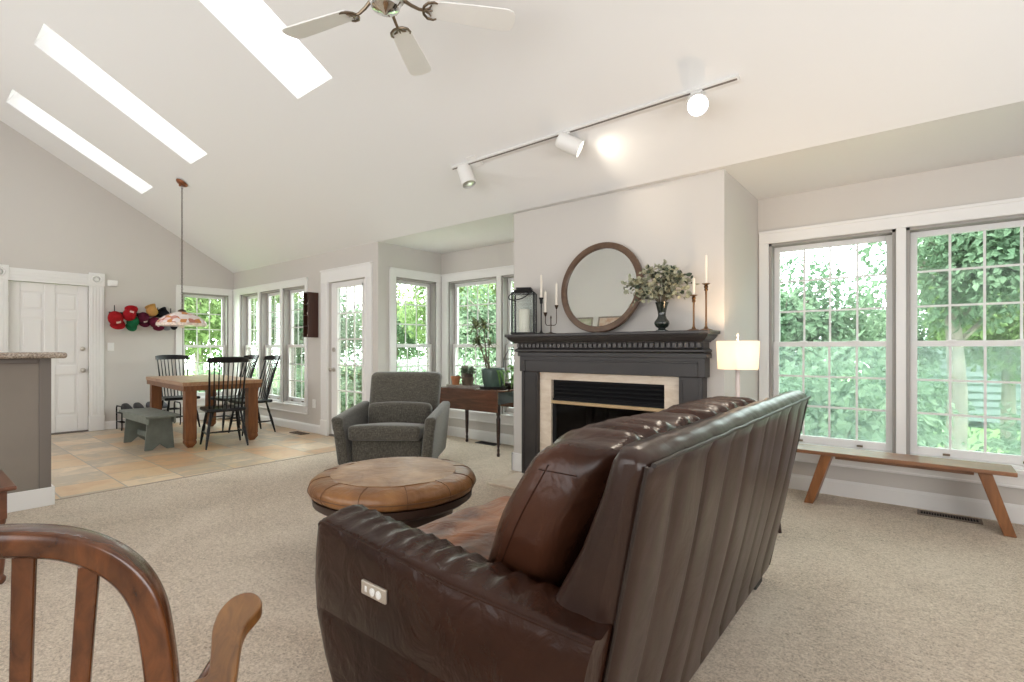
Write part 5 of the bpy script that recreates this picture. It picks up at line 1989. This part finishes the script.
for x in (-0.13, -0.04, 0.05, 0.135):
    zt = [z for (a, z) in path if a < abs(x) + 0.006 and a >= 0]
    zt = min(zt) - 0.021
    mb = MB()
    mb.hexa([(x * .80 - .013, 0.005, .3615), (x * .80 + .013, 0.005, .3615), (x * .80 + .013, 0.018, .3615), (x * .80 - .013, 0.018, .3615)],
            [(x - .015, 0.003, zt), (x + .015, 0.003, zt), (x + .015, 0.019, zt), (x - .015, 0.019, zt)])
    mb.build('spindle', M['chair_wood'], wc, bevel=0.004)


def fws(p):
    if p.z > 0.345:
        p.z -= 0.012 * max(0, 1 - (p.x / .22) ** 2) * max(0, 1 - ((p.y - .14) / .18) ** 2)
    return p


MB().rbox((0, 0.135, 0.342), (0.50, 0.37, 0.036), 0.016, (6, 6, 1), 3, fws).build('seat', M['chair_wood'], wc)
# arms: a flat board that leaves the bow, sweeps forward and ends in a rounded paddle
for s in (1, -1):
    outl = [(0.263, 0.030), (0.285, 0.052), (0.302, 0.064), (0.296, 0.148), (0.287, 0.235), (0.287, 0.29), (0.291, 0.330), (0.301, 0.366), (0.316, 0.392), (0.336, 0.402), (0.355, 0.397), (0.371, 0.374), (0.381, 0.342), (0.382, 0.310), (0.372, 0.276), (0.357, 0.235), (0.351, 0.185), (0.352, 0.105), (0.352, 0.015), (0.335, -0.02), (0.267, -0.02)]
    poly = smooth_path(outl, 3)
    poly = [(s * x, y) for x, y in poly]
    mb = MB()
    mb.prism(poly if s < 0 else poly[::-1], 0.500, 0.530, 'z')
    mb.build('arm', M['arm_wood'], wc, bevel=0.005, seg=3)
    MB().tube([(s * 0.235, 0.245, 0.3605), (s * 0.285, 0.25, 0.43), (s * 0.322, 0.255, 0.4995)], [.013, .018, .012], 12).build('arm_post', M['chair_wood'], wc)
    for y in (0.03, 0.26):
        MB().tube([(s * 0.24, y - (0.05 if y < .2 else -.03), 0), (s * 0.22, y - .01, .16), (s * 0.19, y, .3235)], [.014, .021, .015], 12).build('leg', M['chair_wood'], wc)

# ------------------------------------------------------------------ ceiling fan
FX, FY, FZ = -2.15, 1.60, 2.94
cz_ = ceil_z(FY)
cf = thing('ceiling_fan', 'white five blade ceiling fan with ornate metal brackets', 'ceiling fan', (FX, FY, FZ))
MB().cyl((0, 0, 0.19), (0, 0, cz_ - FZ - 0.02), 0.014).build('downrod', M['antique'], cf)
mb = MB(Matrix.Translation((0, 0, cz_ - FZ)) @ Matrix.Rotation(-math.atan(SL), 4, 'X'))
mb.lathe([(0, -0.07), (0.03, -0.07), (0.06, -0.045), (0.075, -0.01), (0.075, 0), (0, 0)], n=28)
mb.build('canopy', M['antique'], cf)
MB().lathe([(0, 0.20), (0.05, 0.19), (0.10, 0.165), (0.125, 0.12), (0.125, 0.07), (0.10, 0.03), (0.085, 0.015), (0, 0.015)], n=40).build('motor_housing', M['nickel'], cf)
MB().lathe([(0, 0.0148), (0.075, 0.0148), (0.08, 0.0), (0.07, -0.03), (0.045, -0.045), (0.02, -0.05), (0.008, -0.062), (0, -0.064)], n=36).build('switch_housing', M['chrome'], cf)
a0 = radians(123.5)
for k in range(5):
    th = a0 + k * 2 * pi / 5
    Mx = Matrix.Rotation(th, 4, 'Z') @ Matrix.Translation((0, 0, 0.0)) @ Matrix.Rotation(radians(-11), 4, 'X')
    outl = [(0.225, -0.052), (0.30, -0.058), (0.50, -0.068), (0.63, -0.072), (0.662, -0.062), (0.676, -0.040), (0.681, 0.0), (0.676, 0.040), (0.662, 0.062), (0.63, 0.072), (0.50, 0.068), (0.30, 0.058), (0.225, 0.052)]
    mb = MB(Mx)
    mb.prism(outl, -0.004, 0.004, 'z')
    b_ = mb.build('blade', M['fan'], cf, bevel=0.002)
    mb = MB(Mx)
    mb.tube([(0.09, 0, 0.030), (0.13, 0, 0.006), (0.17, 0, -0.010), (0.19, 0, -0.011)], [.010, .009, .008, .008], 8)
    for s in (-1, 1):
        mb.tube([(0.19, 0, -0.011), (0.195, s * 0.025, -0.012), (0.215, s * 0.048, -0.012), (0.245, s * 0.055, -0.010), (0.262, s * 0.048, -0.008)], [.007, .0075, .0075, .006, .004], 7)
        mb.tube([(0.20, s * 0.006, -0.011), (0.222, s * 0.016, -0.011), (0.232, s * 0.034, -0.010)], [.005, .006, .004], 6)
    mb.tube([(0.19, 0, -0.011), (0.225, 0, -0.010), (0.24, 0, -0.008)], [.007, .005, .003], 6)
    mb.build('bracket', M['antique'], b_)

# ------------------------------------------------------------------ track light
TRY = 3.12
tz = ceil_z(TRY)
tk = thing('track_light', 'white three head track light on the sloping ceiling', 'track light', (-2.03, TRY, tz))
tilt = Matrix.Rotation(-math.atan(SL), 4, 'X')
mb = MB(tilt)
mb.box(-1.20, 1.20, -0.017, 0.017, -0.022, 0)
mb.build('rail', M['track'], tk, bevel=0.002)
MB(tilt).box(-1.19, 1.19, -0.006, 0.006, -0.0235, -0.0222).build('slot', M['counter_trim'], tk)
MB(tilt).box(-0.99, -0.87, -0.055, 0.055, -0.012, -0.0005).build('feed_box', M['track'], tk, bevel=0.003)
spots = [(-1.03, (0.38, 0.0, -0.9), None, 0), (0.0, (0.72, 0.43, -0.42), 'track_dim', 7), (0.955, (0.33, -0.80, -0.52), 'track_glow', 30)]
for (x, d, em, pw) in spots:
    d = Vector(d).normalized()
    top = tilt @ Vector((x, 0, -0.022))
    piv = top + Vector((0, 0, -0.07))
    R4 = Matrix.Translation(piv + d * 0.0) @ d.to_track_quat('Z', 'Y').to_matrix().to_4x4()
    mb = MB()
    mb.tube([top, top + Vector((0, 0, -0.02)), piv + Vector((0, 0, 0.012))], [.012, .007, .007], 10)
    mb.box(x - 0.035, x + 0.035, top.y - 0.012, top.y + 0.012, top.z - 0.012, top.z - 0.0005)
    stem_o = mb.build('swivel', M['track'], tk)
    mb = MB(R4)
    mb.lathe([(0, -0.065), (0.050, -0.065), (0.060, -0.056), (0.063, 0.115), (0.058, 0.115), (0.056, 0.088), (0, 0.088)], n=32)
    head = mb.build('lamp_head', M['track'], tk)
    mb = MB(R4)
    mb.lathe([(0, 0.0885), (0.0555, 0.0885), (0.054, 0.101), (0.035, 0.107), (0, 0.109)], n=28)
    mb.build('lens', M[em] if em else M['nickel'], head)
    if pw:
        sd = bpy.data.lights.new('track_spot_light', 'SPOT')
        sd.energy = pw
        sd.color = (1.0, 0.88, 0.72)
        sd.spot_size = radians(128 if x < .5 else 115)
        sd.spot_blend = 0.9
        sd.shadow_soft_size = 0.04
        so = bpy.data.objects.new('track_spot_light', sd)
        so.location = Vector((-2.03, TRY, tz)) + piv + d * 0.13
        so.rotation_euler = d.to_track_quat('-Z', 'Y').to_euler()
        COL.objects.link(so)

# ------------------------------------------------------------------ pictures on the high wall behind the camera (seen only in the mirror)
for k, (x, cols_) in enumerate(((-6.05, ((0.42, 0.45, 0.30), (0.62, 0.62, 0.55))), (-5.35, ((0.55, 0.36, 0.25), (0.72, 0.64, 0.56))))):
    t = thing('framed_picture', ['green toned framed print reflected in the round mirror', 'orange toned framed print reflected in the round mirror'][k], 'picture', (x, BY + 0.001, 3.05))
    mb = MB()
    for (a, b, c, d) in ((-.28, .28, .30, .33), (-.28, .28, -.33, -.30), (-.28, -.25, -.30, .30), (.25, .28, -.30, .30)):
        mb.box(a, b, 0, 0.025, c, d)
    mb.build('frame', M['tray_wood'], t)
    m, nt, b = new_mat('abstract_print')
    f = noise_tex(nt, coords(nt), 6, 3)
    nt.links.new(ramp(nt, f, [(0.35, cols_[0]), (0.65, cols_[1])]), b.inputs['Base Color'])
    MB().box(-.25, .25, 0, 0.012, -.30, .30).build('print', m, t)


# ------------------------------------------------------------------ outdoors
GZ = -0.55
mb = MB().box(-45, 40, WB + TH + 0.02, 45, GZ - 0.2, GZ)
mb.box(-45, GX - TH - 0.02, -25, WB + TH + 0.02, GZ - 0.2, GZ)
struct(mb.build('ground', M['grass']), 'green lawn outside the windows', 'lawn')

mb = MB().box(-9.0, 4.0, WB + TH + 0.03, 7.3, GZ, GZ + 0.06)  # unseen pale slab, added to bounce daylight onto the bay ceilings
mb.box(-11.5, RX - 0.2, WA + TH + 0.03, WB + TH + 0.03, GZ, GZ + 0.06)
struct(mb.build('floor_reflector', plain('pale_bounce_surface', (0.78, 0.77, 0.75), 0.9, nscale=4, namt=0.08)), 'unseen added patio outside', 'reflector')

random.seed(11)


def crown(n, rx, ry, rz, clumps, leaf=0.17):
    mb = MB()
    cs = []
    for k in range(clumps):
        while True:
            p = Vector((random.uniform(-1, 1), random.uniform(-1, 1), random.uniform(-1, 1)))
            if p.length < 1: break
        cs.append((Vector((p.x * rx, p.y * ry, p.z * rz)), random.uniform(0.35, 0.75)))
    for k in range(n):
        c, r = random.choice(cs)
        d = Vector((random.gauss(0, 1), random.gauss(0, 1), random.gauss(0, 1))).normalized()
        p = c + d * r * random.uniform(0.55, 1.0)
        dr = (d + Vector((random.uniform(-1, 1), random.uniform(-1, 1), random.uniform(-1.2, .4)))).normalized()
        L = leaf * random.uniform(.7, 1.3)
        mb.leaf(p, dr, L, L * .62, d)
    return mb


def tree_proto(name, leafm, n, rx, ry, rz, cz, clumps, trunk_h, tr, label, group, leaf=0.17):
    t = thing(name, label, 'tree', (0, 0, GZ), 0, group)
    o = crown(n, rx, ry, rz, clumps, leaf).build('foliage', leafm, t)
    o.location = (0, 0, cz)
    mb = MB()
    mb.tube([(0, 0, 0), (0.03, 0.02, trunk_h * .3), (-0.03, 0.0, trunk_h * .6), (0.02, 0.03, trunk_h)], [tr * 1.3, tr, tr * .8, tr * .35], 10)
    for k in range(9):
        th = 2 * pi * k / 9 + .3
        z0 = trunk_h * (0.45 + 0.05 * k)
        mb.tube([(0, 0, z0), (cos(th) * rx * .35, sin(th) * ry * .35, z0 + .45), (cos(th) * rx * .75, sin(th) * ry * .75, z0 + .8)], [tr * .4, tr * .25, tr * .08], 6)
    mb.build('trunk', M['bark'], t)
    return t


TREE_L = 'leafy green tree growing outside beyond the windows'
TREE_G = 'trees outside the windows'
t_big = tree_proto('leafy_tree', M['tree_leaf'], 7500, 1.15, 1.15, 1.6, 3.0, 24, 4.2, 0.10, TREE_L, TREE_G, 0.135)
t_blue = tree_proto('leafy_tree', M['tree_leaf_blue'], 7000, 1.1, 1.1, 1.2, 2.2, 22, 3.0, 0.09, TREE_L, TREE_G, 0.13)
t_tall = tree_proto('garden_tree', M['tree_leaf_blue'], 7500, 1.2, 1.0, 0.85, 3.2, 18, 3.9, 0.10, 'tree with a pale bare trunk in front of the blue sided house', None, 0.10)
t_tall.location = (0.34, 8.6, GZ)
sh = thing('shrub', 'low green shrub growing outside below the windows', 'shrub', (0, 0, GZ), 0, 'shrubs outside the windows')
crown(4500, 0.72, 0.72, 0.42, 14, 0.09).build('foliage', M['tree_leaf_blue'], sh).location = (0, 0, 0.62)
mb = MB()
for k in range(7):
    th = 2 * pi * k / 7
    mb.tube([(0, 0, 0), (cos(th) * .3, sin(th) * .3, .35), (cos(th) * .5, sin(th) * .5, .7)], [.02, .015, .006], 6)
mb.build('stem', M['bark'], sh)

spots_t = [
    (t_big, -14.2, 4.9, 1.0), (t_blue, -17.6, 4.4, 1.2), (t_big, -17.4, 7.9, 1.1), (t_blue, -14.6, 8.2, 1.0), (t_big, -21.9, 5.9, 1.2),
    (t_big, -12.3, 11.4, 1.0), (t_blue, -16.0, 12.4, 1.15), (t_big, -13.6, 15.6, 1.25),
    (t_blue, -9.4, 10.4, 0.95), (t_big, -9.0, 13.6, 1.1), (t_blue, -6.2, 12.0, 1.0),
    (t_blue, -1.75, 9.0, 0.85), (t_big, -3.6, 11.4, 0.9), (t_blue, -0.6, 12.6, 0.8), (t_big, 3.4, 9.3, 1.0), (t_blue, 5.8, 12.2, 1.1), (t_big, 1.15, 11.8, 0.85),
]
used = set()
for (pt, x, y, s) in spots_t:
    if pt.name not in used:
        c = pt
        used.add(pt.name)
    else:
        c = copy_tree(pt)
    c.location = (x, y, GZ)
    c.scale = (s, s, s)
    c.rotation_euler = (0, 0, random.uniform(0, 6.28))
spots_s = [(-12.0, 5.0), (-11.4, 7.6), (-10.4, 5.6), (-8.6, 6.6), (-6.2, 6.9), (-4.8, 9.2), (-3.2, 6.9), (-0.5, 10.3), (-0.9, 6.6), (1.3, 6.9), (3.4, 7.0), (-13.2, 7.0)]
for i, (x, y) in enumerate(spots_s):
    c = sh if i == 0 else copy_tree(sh)
    s = random.uniform(.85, 1.1)
    c.location = (x, y, GZ)
    c.scale = (s, s, s * random.uniform(.9, 1.2))
    c.rotation_euler = (0, 0, random.uniform(0, 6.28))

# neighbouring house seen through the large window
hs = thing('neighbour_house', 'pale blue sided house seen through the large window', 'house', (4.75, 14.6, GZ))
mb = MB()
for k in range(22):
    z = 0.15 + 0.16 * k
    mb.hexa([(-4.6, -0.035, z), (4.5, -0.035, z), (4.5, 5.0, z), (-4.6, 5.0, z)], [(-4.6, 0.0, z + .16), (4.5, 0.0, z + .16), (4.5, 5.0, z + .16), (-4.6, 5.0, z + .16)])
mb.build('siding', M['siding'], hs)
MB().prism([(-0.4, 3.67), (5.4, 3.67), (2.5, 5.4)], -4.9, 4.8, 'x').build('roof', M['shingle'], hs)
w_o = MB()
for (a, b, c, d) in ((-2.0, -1.0, 1.2, 1.27), (-2.0, -1.0, 2.5, 2.57), (-2.0, -1.93, 1.27, 2.5), (-1.07, -1.0, 1.27, 2.5), (-1.93, -1.07, 1.86, 1.91)):
    w_o.box(a, b, -0.075, -0.036, c, d)
wf = w_o.build('window', M['fence'], hs)
MB().box(-1.93, -1.07, -0.055, -0.045, 1.27, 2.5).build('pane', M['fire_glass'], wf)

# white picket fence beyond the dining windows and bay
fn = thing('picket_fence', 'white picket fence in the garden beyond the dining windows', 'fence', (-12.6, 8.9, GZ), radians(-2))
mb = MB()
for k in range(56):
    x = 0.2 + 6.2 * k / 56
    mb.prism([(x - .04, 0.05), (x + .04, 0.05), (x + .04, 1.35), (x, 1.42), (x - .04, 1.35)], -0.012, 0.012, 'y')
mb.build('pickets', M['fence'], fn)
mb = MB()
for z in (0.3, 1.1):
    mb.box(0.2, 6.4, 0.0125, 0.05, z, z + .09)
mb.build('rail', M['fence'], fn)
